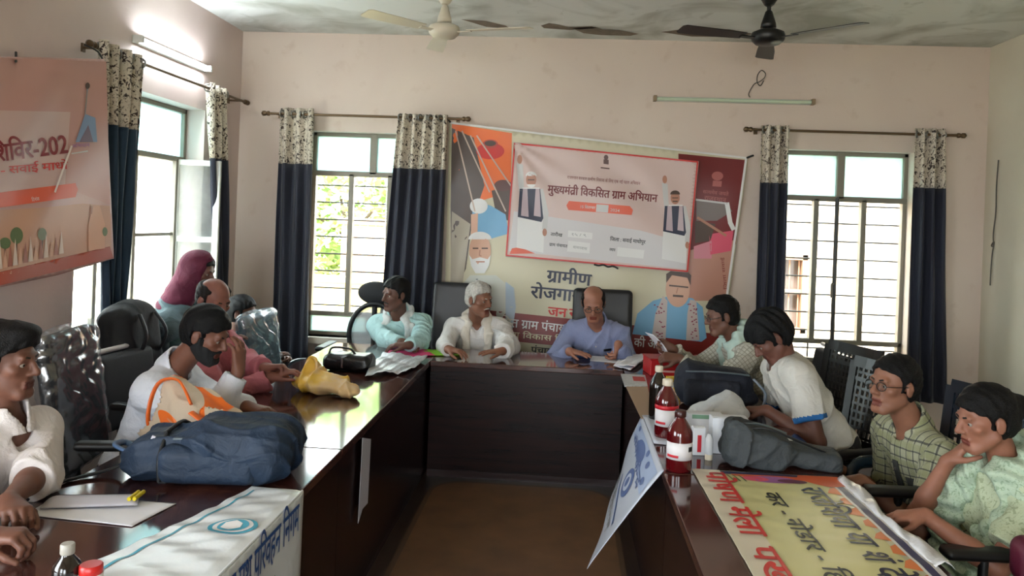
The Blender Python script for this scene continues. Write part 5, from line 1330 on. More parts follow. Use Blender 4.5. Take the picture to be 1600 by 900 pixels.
PE['checked'] = person(dict(label='man with spectacles in a checked short-sleeved shirt, mouth slightly open', chest=P(1428, 682, Y=3.40), head=P(1396, 602, Y=3.36), hip=(1.66, 3.42, .52), yaw=190, face=(203, -2, 0), h=.005, mouth_open=.005,
    skin=('warm', (.52, .35, .27)), wrist_r=P(1312, 735, Y=3.62), wrist_l=P(1345, 752, Y=3.22), pole_r=(.3, .15, -.9), pole_l=(.4, -.35, -.8), hand_l=(-1, .1, -.1), hand_r=(-1, -.1, -.1), pose_l='relaxed', pose_r='relaxed',
    hair=dict(kind='short', name='black4', col=(.035, .03, .03), t=.013, line=(.064, .07)), glasses=True, shirt=dict(mat=plaid('cloth_check', (.62, .62, .52), (.14, .15, .17), (.52, .53, .38), .036, .072, .16, .2), sleeve='half', short=.80, e=.014), trousers=dict(mat=dk_tr)))
PE['woman'] = person(dict(label='woman in pale green with a hair bun, chin resting on her hand', female=True, chest=P(1574, 742, Y=2.86), head=P(1540, 656, Y=2.84), hip=(1.68, 2.86, .52), yaw=184, face=(184, 10, 0), h=.005,
    skin=('woman', (.56, .37, .29)), wrist_r=P(1480, 722, Y=2.95), wrist_l=P(1446, 806, Y=2.66), pole_r=(-.1, .35, -.9), pole_l=(.5, -.35, -.7), hand_r=(.55, -.25, .75), palm_r=(.6, -.2, -.2), hand_l=(-1, .1, -.1), pose_r='curl', pose_l='relaxed',
    hair=dict(kind='long', name='black5', col=(.03, .025, .025), t=.016, bun=(0, -.125, .035), line=(.058, .082), nape=-.07), shirt=dict(mat=floral('cloth_green_print', (.70, .74, .62), (.58, .62, .50), 55), sleeve='half', short=.74, e=.014, collar=False, name='kurta', hem_skirt=True), trousers=dict(mat=cloth('olive_salwar', (.42, .43, .30)), name='salwar')))
scarf(PE['woman'], 'dupatta', [[(.10, .10, -.02), (.12, .15, -.10), (.14, .18, -.22), (.15, .20, -.30)], [(-.14, .03, -.02), (-.15, .11, -.10), (-.08, .19, -.22), (.03, .25, -.33), (.10, .28, -.44)]], floral('cloth_dupatta', (.68, .75, .66), (.56, .64, .54), 60), rad=.050, nrad=.098, seed=12, amp=.013)
PE['pink'] = person(dict(label='man with thinning hair in a dusty pink shirt, one arm stretched over the table', chest=P(335, 532, Y=4.16), head=P(334, 470, Y=4.12), hip=(-2.02, 4.14, .54), yaw=4, face=(-30, 18, 0), h=.0055,
    skin=('ruddy', (.52, .33, .28)), wrist_l=P(492, 622, Z=0.835), wrist_r=(-1.52, 3.93, .835), pole_l=(.2, .3, -.8), pole_r=(.2, -.5, -.7), hand_l=(1, .05, .12), pose_l='curl', palm_l=(.1, -.3, -1),
    hair=dict(kind='bald', name='thin', col=(.10, .08, .075), t=.010, crown=.085), moustache=True, shirt=dict(mat=cloth('dusty_pink', (.72, .42, .46)), sleeve='full', e=.014), trousers=dict(mat=dk_tr)))
PE['bearded'] = person(dict(label='bearded man in a white shirt, elbow on the table, hand to his face', chest=P(268, 590, Y=3.46), head=P(322, 523, Y=3.42), hip=(-1.95, 3.44, .54), yaw=3, face=(-2, 20, 0), h=.005,
    skin=('brown4', (.44, .28, .215)), wrist_r=P(372, 582, Y=3.33), wrist_l=P(408, 646, Z=0.830), pole_r=(-.25, -.25, -.9), pole_l=(.1, .4, -.8), hand_r=(-.02, .10, 1), palm_r=(-.95, .3, .1), hand_l=(1, -.25, -.05), pose_r='relaxed', pose_l='relaxed',
    hair=dict(kind='short', name='black6', col=(.03, .03, .035), t=.018, line=(.058, .082)), beard=True, moustache=True, shirt=dict(mat=cloth('white_shirt', (.84, .86, .90)), sleeve='full', e=.016, loose=.016, fold=.006), trousers=dict(mat=dk_tr)))
PE['young'] = person(dict(label='young man in a white shirt at the picture edge, forearms on the table', chest=P(4, 672, Y=2.44), head=P(8, 566, Y=2.44), hip=(-2.02, 2.46, .53), yaw=-8, face=(4, 2, 0), h=.0048,
    skin=('brown5', (.42, .27, .21)), wrist_l=P(5, 800, Z=0.825), wrist_r=P(-25, 838, Z=0.825), pole_l=(.55, .5, -.6), pole_r=(.1, -.6, -.5), hand_l=(.75, -.6, 0), hand_r=(1, .1, .05), pose_l='curl', pose_r='curl',
    hair=dict(kind='short', name='black7', col=(.04, .032, .03), t=.020, line=(.060, .084), quiff=((0, .055, .105), (.06, .05, .028))), shirt=dict(mat=cloth('white_shirt2', (.83, .80, .79)), sleeve='rolled', e=.015, v=.06), trousers=dict(mat=cloth('beige_trousers', (.55, .50, .44)))))
PE['peek'] = person(dict(label='dark-haired person in dark clothes half hidden beside the teal chair', chest=P(372, 538, Y=5.38), head=P(379, 490, Y=5.36), hip=(-2.40, 5.44, .53), yaw=-8, face=(0, 4, 0), h=.0065,
    skin=('brown6', (.45, .30, .24)), wrist_l=(-2.05, 5.52, .62), wrist_r=(-2.05, 5.30, .62), hair=dict(kind='short', name='black8', col=(.03, .03, .035), t=.016), shirt=dict(mat=cloth('charcoal', (.13, .15, .17)), sleeve='full', e=.012), trousers=dict(mat=dk_tr)))
PE['shawl'] = person(dict(label='standing woman with a maroon head covering and a grey-green shawl by the open casement', female=True, standing=True, chest=P(282, 492, Y=4.84), head=P(312, 424, Y=4.82), hip=(-2.46, 4.86, .85), yaw=0, face=(-4, 14, 0), h=.006,
    skin=('brown7', (.42, .28, .23)), wrist_l=(-2.15, 5.05, .86), wrist_r=(-2.13, 4.72, .86), hair=dict(kind='short', name='black9', col=(.03, .03, .03), t=.010), shirt=dict(mat=cloth('dark_green', (.16, .25, .25)), sleeve='full', e=.014, collar=False, hem_skirt=True, name='kurta'), trousers=dict(mat=cloth('slate_salwar', (.22, .27, .29)), name='salwar')))
def shawl(pr):
    s = Sdf(); HC, Rh, S, lat, fr, sp = pr['HC'], pr['Rh'], pr['S'], pr['lat'], pr['fr'], pr['spine']; hp = pr['hp']
    s.ell(hp(0, -.018, .03), (.098, .118, .108), Rh, .03); s.cap(hp(0, -.04, -.02), pr['neck0'] - fr * .05, .095, .10, .05)
    s.fn(lambda q: (np.minimum(.5, ((q - HC) @ Rh.astype(np.float32))[:, 1] - .072 + .25 * np.abs(((q - HC) @ Rh.astype(np.float32))[:, 0]))).astype(np.float32), HC, 1., 0, 2)
    s.ell(hp(0, .10, -.01), (.058, .10, .085), Rh, .015, -1)
    s.fn(folds(.005, 21, 45., 10.), HC, 2., 0, 3)
    soft('head_covering', s, .006, cloth('maroon', (.36, .10, .20)), pr['root'])
    s = Sdf(); n0 = pr['neck0']
    s.cap(S + lat * .17 - sp * .05, S - lat * .17 - sp * .05, .115, None, .06); s.cap(n0 - fr * .03 + sp * .02, S - fr * .02, .105, .13, .06)
    for q in (-1, 1): s.cap(S + lat * .18 * q - sp * .05, S + lat * .2 * q - sp * .36 + fr * .02, .095, .105, .06)
    s.ell(S - sp * .24 - fr * .02, (.20, .165, .27), np.stack([lat, fr, sp], 1), .06)
    s.cap(n0 + fr * .07 + lat * .06, S + fr * .15 - sp * .25 - lat * .06, .05, .06, .04)
    s.fn(folds(.007, 22, 30., 8.), S, 2., 0, 3)
    s.cap(n0 - sp * .05, hp(0, 0, .05), .075, .085, .01, -1)
    soft('shawl', s, .007, cloth('shawl_grey_green', (.30, .37, .39)), pr['root'])
shawl(PE['shawl'])

from mathutils.bvhtree import BVHTree
def chest_patch(pr, name, u0, u1, v0, v1, m, th=.0025, n=6):
    """thin piece of cloth lying on the shirt front: u along the person's right, v along the spine from the base of the neck"""
    me = pr['shirt'].data; off = woff(pr['root']); bv = BVHTree.FromPolygons([v.co + Vector(off) for v in me.vertices], [p.vertices for p in me.polygons])
    V = []; ok = True
    for j in range(n + 1):
        for i in range(n + 1):
            o = pr['S'] + pr['lat'] * (u0 + (u1 - u0) * i / n) + pr['spine'] * (v0 + (v1 - v0) * j / n) + pr['fr'] * .45
            h = bv.ray_cast(Vector(o), Vector(-pr['fr']))
            if h[0] is None: return None
            V.append(np.array(h[0]) + pr['fr'] * th)
    F = [(j * (n + 1) + i, j * (n + 1) + i + 1, (j + 1) * (n + 1) + i + 1, (j + 1) * (n + 1) + i) for j in range(n) for i in range(n)]
    o = raw_mesh(name, V, F, m, None, True, pr['root']); solidify(o, .004); return o
def front(pr, m, pocket=True, buttons=4, long=.40, btn=(.75, .74, .72)):
    chest_patch(pr, 'placket', -.016, .016, -long, -.06, m, .003, 10)
    if pocket: chest_patch(pr, 'pocket', -.125, -.045, -.21, -.12, m, .003)
    bm_ = mat('button_%d' % int(btn[0] * 100), btn, .3)
    for k in range(buttons): chest_patch(pr, 'button', -.005, .005, -.10 - k * .085, -.09 - k * .085, bm_, .006, 2)
front(PE['official'], MATS['cloth_blue_grey']); chest_patch(PE['official'], 'phone_in_pocket', -.115, -.060, -.128, -.112, MATS['chair_black'], .008, 3)
front(PE['teal'], MATS['cloth_pale_teal']); front(PE['checked'], MATS['cloth_check'], btn=(.3, .3, .3)); front(PE['bearded'], MATS['cloth_white_shirt'])
front(PE['young'], MATS['cloth_white_shirt2'], True, 3, .40, (.08, .08, .08)); front(PE['pink'], MATS['cloth_dusty_pink'], False)
chest_patch(PE['old'], 'placket', -.014, .014, -.26, -.11, MATS['cloth_white_kurta'], .003, 8)
# ---------------------------------------------------------------- things on the tables
def one(mb, name, mats, label, cat, group=None, bev=0): 
    o = mb.build(name, mats, bev=bev); return tag(o, label, cat, group)
paper_m = mat('paper_white', (.86, .86, .88), .6, bump=.05, bscale=30); paper2 = mat('paper_grey', (.70, .69, .72), .6)
def sheet_on(name, label, cat, pts, m, z=ZT, th=.002, lift=None, parent=None):
    mb = MB(); mb.prism([tuple(P(x, y, Z=z + th)[:2]) for x, y in pts], lambda u, v: (u, v, z + .0006), (0, 0, 1), th)
    o = mb.build(name, m, parent)
    if label: tag(o, label, cat)
    return o
def draped(name, label, cat, corners, m, amp, seed, z=ZT, lift=.004, n=22, dz=None):
    """loose sheet lying on the table with small waves; corners as pixels, bilinear"""
    c = [P(x, y, Z=z)[:2] for x, y in corners]; rr = random.Random(seed); ph = [rr.uniform(0, 6) for _ in range(6)]
    def f(u, v):
        p = (c[0] * (1 - u) + c[1] * u) * (1 - v) + (c[3] * (1 - u) + c[2] * u) * v
        w = amp * (abs(math.sin(u * 5 + v * 3 + ph[0])) * .6 + abs(math.sin(v * 7 - u * 4 + ph[1])) * .5 + .35 * abs(math.sin(u * 17 + v * 9 + ph[2])))
        return (p[0], p[1], z + lift + w + (dz(u, v) if dz else 0))
    mb = MB(); mb.grid(f, n, n); o = mb.build(name, m); solidify(o, .0015, 1); return tag(o, label, cat)
# navy backpack lying on the near table
c0 = np.array([-1.20, 2.66, ZT])
bp_m = mat('bag_navy', (.065, .14, .22), .7, bump=.25, bscale=45, fold=.35, var=.2, vscale=9); bp_d = mat('bag_dark_trim', (.035, .045, .06), .55)
def soft_thing(name, label, cat, sdf, h, m, relax=1, part='shell'):
    V, F = sdf.mesh(h); lo = V.min(0); root = thing(name, label, cat, tuple((V.min(0) + V.max(0)) / 2 * np.array([1, 1, 0]) + np.array([0, 0, lo[2]])))
    soft(part, sdf, h, m, root, None, relax); return root
s = Sdf(); R1 = rotz(math.radians(5))
s.box(c0 + [.10, .0, .105], (.185, .155, .10), R1, .085, .03); s.box(c0 + [-.12, .0, .085], (.17, .135, .082), R1 @ roty(math.radians(-9)), .07, .05); s.ell(c0 + [-.27, -.04, .05], (.06, .07, .048), None, .04)
s.fn(creases(.011, 5, 19., 6.), c0, 3, 0, 3); s.fn(creases(.005, 17, 34., 9.), c0, 3, 0, 3); s.fn(lambda q: (ZT + .001 - q[:, 2]).astype(np.float32), c0, 3, 0, 2)
bag = soft_thing('backpack', 'large navy backpack lying on the near table beside the notebook', 'bag', s, .006, bp_m)
s = Sdf(); s.box(c0 + [.02, -.125, .075], (.17, .045, .065), R1, .04, .02); s.fn(creases(.005, 8, 24.), c0, 3, 0, 3); s.fn(lambda q: (ZT + .001 - q[:, 2]).astype(np.float32), c0, 3, 0, 2); soft('front_pocket', s, .006, bp_m, bag)
MB().tube([c0 + [-.145, -.10, .165], c0 + [-.14, -.155, .10], c0 + [-.135, -.16, .02]], .008, 8).tube([c0 + [-.15, -.1, .167], c0 + [-.155, .03, .175], c0 + [-.16, .12, .13]], .008, 8).build('seam', bp_d, bag)
MB().tube([c0 + [-.11, -.12, .155], c0 + [.03, -.135, .165], c0 + [.2, -.105, .165]], .005, 6).build('zipper', mat('zip_grey', (.3, .34, .36), .4), bag)
MB().tube([c0 + [-.27, -.05, .07], c0 + [-.36, -.07, .02], c0 + [-.45, -.16, .008], c0 + [-.50, -.30, .008], c0 + [-.46, -.36, .008]], .013, 8, flat=.45).build('strap', bp_d, bag)
MB().tube([c0 + [-.28, .0, .06], c0 + [-.36, .02, .09], c0 + [-.35, -.06, .10], c0 + [-.27, -.08, .08]], .014, 8, flat=.5).build('strap', mat('strap_blue', (.25, .36, .50), .6), bag)
MB().box(c0 + [-.125, -.155, .035], (.03, .012, .045), R1).build('buckle', bp_d, bag, bev=.004)
MB().box(c0 + [-.19, -.112, .145], (.012, .004, .03), R1 @ roty(.4)).build('brand_tag', paper2, bag)
# notebook, loose sheets, clip
draped('loose_papers', 'stack of white loose sheets under the notebook on the near table', 'paper', [(88, 776), (276, 788), (206, 824), (40, 806)], paper_m, .0012, 3, lift=.003)
nb = thing('notebook', 'open grey notebook with yellow clips lying on the white sheets', 'notebook', tuple(P(150, 790, Z=ZT)))
p_ = [P(x, y, Z=ZT)[:2] for x, y in ((92, 781), (220, 781), (214, 797), (62, 800))]
def nbf(u, v): q = (p_[0] * (1 - u) + p_[1] * u) * (1 - v) + (p_[3] * (1 - u) + p_[2] * u) * v; return (q[0], q[1], ZT + .012 + .010 * math.sin(PI * v) + .004 * u)
g_ = MB(); g_.grid(nbf, 12, 10); solidify(g_.build('pages', paper2, nb), .005)
g_ = MB(); g_.tube([nbf(0, 0), nbf(.5, 0), nbf(1, 0)], .004, 6); g_.build('spine', MATS['chair_black'], nb)
for k, t in enumerate((.93, .99)):
    q = np.array(nbf(t, .45)); MB().tube([q + [0, .03, .004], q + [.006, -.035, .004]], .0065, 8).build('clip', mat('clip_yellow', (.80, .72, .12), .35), nb)
# small dark bottle and red lid at the near edge
def lathe_thing(name, label, cat, base, parts, group=None):
    root = thing(name, label, cat, tuple(base), 0, group)
    for nm, prof, m in parts: MB().lathe(prof, base, 28).build(nm, m, root)
    return root
syr_dark = mat('bottle_dark', (.10, .075, .06), .12, coat=.4); cap_grey = mat('cap_grey', (.62, .60, .56), .4)
bb = P(103, 925, Z=ZT)
lathe_thing('medicine_bottle', 'small dark bottle with a ribbed grey cap beside the red lid', 'bottle', bb, [('glass_body', [(.028, 0), (.032, .004), (.033, .055), (.030, .07), (.016, .088), (.0135, .095), (.0135, .10)], syr_dark), ('cap', [(.0155, .094), (.0165, .096), (.0165, .116), (.0145, .119)], cap_grey)])
bb = P(141, 925, Z=ZT)
lathe_thing('jar', 'small jar with a red lid beside the dark bottle', 'jar', bb, [('jar_body', [(.026, 0), (.028, .004), (.028, .045), (.024, .05)], mat('jar_white', (.8, .8, .78), .4)), ('lid', [(.0255, .046), (.027, .048), (.027, .066), (.024, .069)], mat('lid_red', (.72, .12, .10), .35))])
# white and blue banner draped over the inner edge of the near left table
zt_ = ZT + .004; Xe = TIL + .010
ban_w = mat('banner_white', (.84, .86, .87), .3, bump=.12, bscale=26)
r = thing('draped_banner', 'white banner with blue lettering draped over the inner edge of the near table', 'banner', (TIL, 1.7, ZT))
def wr_t(y, x): return .002 + .004 * math.sin(y * 24 + x * 9) ** 2 + .002 * math.sin(y * 45 - x * 18) ** 2
Wtop = lambda y: np.interp(y, [.9, 1.87, 2.36, 2.54], [-1.22, -1.22, -1.07, -1.03])
def S_top(y, t, off): x = Xe + (Wtop(y) - Xe) * t; return (x, y, zt_ + wr_t(y, x) * min(1, t * 8) + off)
def S_hang(y, z, off): return (Xe + .002 + off + .004 * math.sin(y * 16) * min(1, (zt_ - z) * 5), y, z)
A = Art(S_top, .022); A.line([(1.0, .86), (2.5, .84)], .03, K_['cyan'], 1); 
for a0 in range(0, 1):
    A.ell((2.21, .36), (.055, .27), K_['cyan'], 1.5); A.ell((2.21, .36), (.046, .22), K_['white'], 2.4); A.ell((2.21, .36), (.038, .17), K_['cyan'], 3.3); A.poly([(2.18, .36), (2.20, .26), (2.21, .42), (2.225, .28), (2.24, .38), (2.225, .48), (2.195, .48)], K_['white'], 4.2)
A.build(r, [(.95, 0), (2.54, 0), (2.54, 1), (2.36, 1), (1.87, 1), (.95, 1)], ban_w)
A = Art(S_hang, .04)
A.text('राजस्थान राज्य पथ परिवहन निगम', (1.62, .650), (2.49, .660), .085, K_['blue'], 2, .03, upsign=1)
A.text('सवाई माधोपुर आगार', (1.62, .535), (2.30, .545), .05, K_['teal'], 2, .02, upsign=1)
A.poly([(2.40, .50), (2.49, .51), (2.49, .35), (2.36, .35)], K_['yellow'], 1); A.poly([(2.42, .49), (2.48, .46), (2.46, .40), (2.41, .42)], K_['orange'], 2); A.line([(2.515, .35), (2.515, .75)], .006, K_['lgrey'], 1)
o = A.build(r, [(.95, zt_), (2.54, zt_), (2.53, .33), (.95, .33)], ban_w); o.name = 'hanging_sheet'
MB().tube([(Xe - .002, .95, zt_ + .002), (Xe - .002, 2.54, zt_ + .002)], .004, 8).build('fold', ban_w, r)
# torn strip of paper on the panel
Xp = TIL - .008 + .012
mb = MB(); mb.prism([(u[1], u[2]) for u in (P(566, 684, X=Xp), P(579, 686, X=Xp), P(574, 786, X=Xp), P(566, 795, X=Xp), P(559, 818, X=Xp), P(560, 800, X=Xp))], lambda u, v: (Xp, u, v), (1, 0, 0), .002)
tag(mb.build('paper_strip', paper2), 'torn strip of pale paper hanging from the edge of the shiny table', 'paper')
# orange and white plastic bag heaped in front of the bearded man
pb_m = mat('plastic_bag', (.84, .78, .70), .3, bump=.35, bscale=35); nt, b_ = nodes_of(pb_m)
nz = noise(nt, 3.6, 1, dist=1.0); bandv = mmath(nt, 'ABSOLUTE', mmath(nt, 'SUBTRACT', nz, .5)); nt.links.new(mixcol(nt, mapr(nt, bandv, (.030), .036), lin((.93, .45, .16)), lin((.80, .74, .66))), b_.inputs['Base Color'])
c0 = P(300, 702, Z=ZT); c0[1] += .07
s = Sdf(); s.ell(c0 + [-.06, .02, .10], (.11, .10, .105), rotz(.3), .03); s.ell(c0 + [.07, .0, .065], (.17, .10, .065), rotz(-.15) @ roty(.25), .04); s.ell(c0 + [-.12, .02, .19], (.055, .05, .085), roty(-.35), .03); s.ell(c0 + [.02, -.05, .03], (.20, .07, .035), None, .03)
s.fn(creases(.024, 31, 17., 7.), c0, 3, 0, 3); s.fn(lambda q: (ZT + .001 - q[:, 2]).astype(np.float32), c0, 3, 0, 2)
bag = soft_thing('carry_bag', 'crumpled white and orange plastic bag before the bearded man', 'bag', s, .006, pb_m)
MB().tube([c0 + [-.17, -.05, .02], c0 + [-.19, -.06, .12], c0 + [-.17, -.03, .24], c0 + [-.09, -.02, .255], c0 + [-.02, -.05, .17]], .014, 8, flat=.4).build('handle', mat('bag_orange', (.92, .42, .13), .35), bag)
MB().tube([c0 + [.0, -.09, .15], c0 + [.10, -.11, .10], c0 + [.18, -.10, .05], c0 + [.2, -.06, .015]], .018, 8, flat=.35).build('handle', MATS['bag_orange'], bag)
# yellow bag, black pouch, crumpled newspaper, folders, phone
yb = mat('bag_yellow', (.85, .68, .30), .4, bump=.3, bscale=40); nt, b_ = nodes_of(yb)
nt.links.new(mixcol(nt, mapr(nt, noise(nt, 6, 3), .45, .55), lin((.87, .70, .28)), lin((.85, .72, .52))), b_.inputs['Base Color'])
c0 = P(505, 618, Z=ZT); s = Sdf(); s.ell(c0 + [-.03, .06, .055], (.16, .11, .055), rotz(-.3), .03); s.ell(c0 + [-.10, .10, .085], (.06, .05, .085), rotz(.4) @ roty(.3), .03); s.ell(c0 + [.12, .0, .035], (.09, .07, .038), rotz(-.5), .03)
s.fn(creases(.012, 44, 24., 8.), c0, 3, 0, 3); s.fn(lambda q: (ZT + .001 - q[:, 2]).astype(np.float32), c0, 3, 0, 2)
bag = soft_thing('cloth_bag', 'yellow and cream bag under the hand of the man in pink', 'bag', s, .007, yb)
MB().tube([c0 + [-.13, .09, .13], c0 + [-.11, .10, .175], c0 + [-.07, .08, .165], c0 + [-.06, .06, .10]], .008, 8).build('handle', yb, bag)
c0 = P(541, 581, Z=ZT); c0[1] += .06; s = Sdf(); s.box(c0 + [0, 0, .052], (.15, .085, .05), rotz(-.08), .04, .02); s.fn(creases(.006, 50, 30.), c0, 3, 0, 3); s.fn(lambda q: (ZT + .001 - q[:, 2]).astype(np.float32), c0, 3, 0, 2)
lb = mat('leather_black', (.07, .075, .085), .3, bump=.2, bscale=60); bag = soft_thing('pouch', 'black leather pouch lying on the table next to the crumpled newspaper', 'bag', s, .006, lb)
MB().tube([c0 + [-.12, -.03, .09], c0 + [-.10, -.02, .135], c0 + [.0, -.01, .13], c0 + [.04, -.02, .10]], .011, 8, flat=.6).build('strap', lb, bag); MB().box(c0 + [-.02, -.086, .06], (.012, .006, .06)).build('clasp', chrome, bag)
news = mat('newsprint', (.74, .75, .76), .35, bump=.1, bscale=60); nt, b_ = nodes_of(news); nt.links.new(mixcol(nt, mapr(nt, noise(nt, 60, 2, stretch=(1, 4, 1)), .52, .58, 0, .5), lin((.78, .79, .80)), lin((.42, .43, .45))), b_.inputs['Base Color'])
draped('newspaper', 'crumpled newspaper at the corner of the tables before the pale teal shirt', 'newspaper', [(598, 555), (668, 563), (640, 585), (570, 592)], news, .022, 9)
draped('file_folder', 'bright pink paper folder in front of the man in pale teal', 'folder', [(602, 549), (664, 547), (680, 557), (600, 559)], mat('folder_pink', (.86, .22, .48), .5), .004, 5, n=10)
draped('file_folder', 'bright green paper folder under the hand of the white-haired man', 'folder', [(654, 546), (712, 549), (731, 556), (676, 557)], mat('folder_green', (.52, .76, .16), .5), .003, 6, n=10)
mb = MB(); q = P(708, 549, Z=ZT + .02); mb.box(q + [0, 0, .008], (.13, .06, .011), rotz(-.05)); one(mb, 'mobile_phone', MATS['chair_black'], 'black phone lying on the green folder', 'phone', bev=.004)
q = P(910, 559, Z=ZT); mb = MB().box(q + [0, .02, .018], (.10, .07, .034), rotz(.2)); root = thing('stamp_box', 'small blue stamp box in front of the man in the blue-grey shirt', 'box', tuple(q)); mb.build('case', mat('stamp_blue', (.10, .20, .36), .35), root, bev=.006); MB().box(q + [0, .02, .038], (.085, .055, .006), rotz(.2)).build('lid', mat('stamp_blue2', (.16, .30, .48), .3), root)
sheet_on('writing_paper', 'white sheet being written on by the man in the blue-grey shirt', 'paper', [(925, 556), (968, 558), (966, 567), (922, 563)], paper_m)
for lab, cs, sd in (('white sheets fanned out at the table corner, the upper one', [(985, 560), (1018, 558), (992, 578), (962, 577)], 3), ('white sheets fanned out at the table corner, the lower one', [(968, 562), (1005, 566), (985, 580), (958, 574)], 8)): draped('document', lab, 'paper', cs, paper_m, .008, sd, lift=.003 if sd == 8 else .02, n=10)
J_ = PE['official']['J']['l']; wr = J_[2] + J_[3] * .10
mb = MB(); a_ = P(955, 561, Z=ZT + .006); mb.tube([a_, a_ + unit(wr - a_) * .02], [.001, .004], 8); mb.tube([a_ + unit(wr - a_) * .02, a_ + unit(wr + [0, .05, .05] - a_) * .14], .0042, 8)
one(mb, 'ballpoint_pen', MATS['chair_black'], 'dark pen held by the man in the blue-grey shirt', 'pen')
# papers held by the man with the scarf
Jr = PE['scarf']['J']['r']; hq = Jr[2] + Jr[3] * .09
cA, cB, cC, cD = P(1008, 519, Y=5.13), P(1021, 523, Y=5.02), P(1046, 556, Y=4.98), P(1030, 552, Y=5.12)
mb = MB(); mb.grid(lambda u, v: tuple((cA * (1 - u) + cB * u) * (1 - v) + (cD * (1 - u) + cC * u) * v + np.array([.015 * math.sin(PI * v), 0, 0])), 6, 8); o = mb.build('letter', paper_m); solidify(o, .0015); tag(o, 'white letter held up by the man with the pale green scarf', 'paper')
# red box, red folder
red_m = mat('box_red', (.70, .10, .11), .4)
q0, q1 = P(1012, 587, Z=ZT), P(1062, 588, Z=ZT); w_ = np.linalg.norm(q1 - q0); cc = (q0 + q1) / 2 + [0, .09, 0]
root = thing('file_box', 'bright red box file standing on the table corner', 'box', tuple(cc)); MB().box(cc + [0, 0, .05], (w_, .18, .10), rotz(math.atan2(*(q1 - q0)[1::-1]))).build('box_body', red_m, root, bev=.006)
MB().box(cc + [0, 0, .104], (w_ + .008, .188, .010), rotz(math.atan2(*(q1 - q0)[1::-1]))).build('lid', mat('box_red_dark', (.60, .08, .09), .4), root, bev=.003)
MB().box(cc + [0, -.0915, .03], (w_ * .8, .002, .012)).build('label_strip', mat('label_pale', (.82, .62, .58), .5), root)
draped('file_folder', 'red folder between the red box file and the navy backpack', 'folder', [(1066, 562), (1108, 566), (1112, 578), (1064, 577)], mat('folder_red', (.74, .16, .10), .5), .012, 4, lift=.03, n=10)
# newspaper and kraft sheet along the inner edge
o = sheet_on('newspaper', 'folded newspaper with a red headline near the table corner', 'newspaper', [(970, 584), (1008, 586), (1012, 603), (976, 603)], news, th=.006)
sheet_on('kraft_sheet', 'brown paper sheet beside the dark bottle', 'paper', [(978, 604), (1012, 604), (1022, 652), (1002, 654)], mat('kraft', (.62, .52, .43), .6), th=.003)
sheet_on('headline_strip', None, None, [(988, 588), (1006, 589), (1009, 596), (990, 595)], mat('headline_red', (.72, .25, .24), .6), z=ZT + .0065, th=.0006, parent=o)
# syrup bottles
syr_red = mat('bottle_maroon', (.30, .035, .055), .10, coat=.5); syr_liq = mat('syrup_pink', (.62, .08, .16), .15, coat=.4); cap_w = mat('cap_white', (.82, .78, .70), .4); lab_m = mat('label_white', (.84, .83, .84), .5); lab_r = mat('label_red', (.74, .10, .16), .45)
def syrup(label, base, hgt, rad, body, cap, lab, capk=True):
    base = np.array(base, float); h_ = hgt; r_ = rad; root = thing('syrup_bottle', label, 'bottle', tuple(base), 0, 'syrup bottles on the table edge')
    MB().lathe([(r_ * .86, 0), (r_ * .97, .004), (r_, .012), (r_, h_ * .60), (r_ * .97, h_ * .66), (r_ * .80, h_ * .74), (r_ * .45, h_ * .85), (r_ * .36, h_ * .88), (r_ * .36, h_ * .92)], base, 32).build('glass_body', body, root)
    cm = cap; MB().lathe([(r_ * .42, h_ * .89), (r_ * .45, h_ * .90), (r_ * .45, h_ * .985), (r_ * .38, h_)], base, 24).build('cap', cm, root)
    if lab:
        def band(z0, z1, a0, a1, m, nm, off):
            g = MB(); g.grid(lambda u, v: tuple(base + [(r_ + off) * math.cos(a0 + (a1 - a0) * u), (r_ + off) * math.sin(a0 + (a1 - a0) * u), z0 + (z1 - z0) * v]), 18, 2); o = g.build(nm, m, root); solidify(o, .0006); return o
        a0, a1 = math.radians(-170), math.radians(-25)
        lo = band(h_ * .22, h_ * .50, a0, a1, lab_m, 'label', .0012)
        a = band(h_ * .26, h_ * .30, a0 + .25, a0 + 1.2, lab_r, 'label_print', .0022); b = band(h_ * .36, h_ * .44, a1 - .55, a1 - .15, MATS['chair_black'], 'label_print', .0022)
        for q in (a, b): q.parent = lo
        if lab == 2: band(h_ * .50, h_ * .57, a0 - .2, a1 + .3, lab_r, 'neck_band', .0012)
    return root
syrup('dark syrup bottle with a pale cap, rearmost of the three', P(1027, 655, Z=ZT), .262, .044, syr_dark, cap_w, 0)
syrup('syrup bottle with a pale cap and pink liquid, middle of the three', P(1040, 683, Z=ZT), .262, .052, syr_red, cap_w, 2)
syrup('syrup bottle with a dark cap and white label, foremost of the three', P(1060, 735, Z=ZT), .235, .050, syr_red, mat('cap_maroon', (.20, .06, .06), .35), 1)
q = P(1052, 626, Z=ZT); root = thing('carton', 'small yellow carton behind the middle syrup bottle', 'box', tuple(q)); MB().box(q + [0, .03, .062], (.07, .05, .124), rotz(.2)).build('box_body', mat('carton_yellow', (.85, .70, .12), .45), root, bev=.002); MB().box(q + [-.005, .004, .085], (.055, .002, .03), rotz(.2)).build('label', lab_m, root)
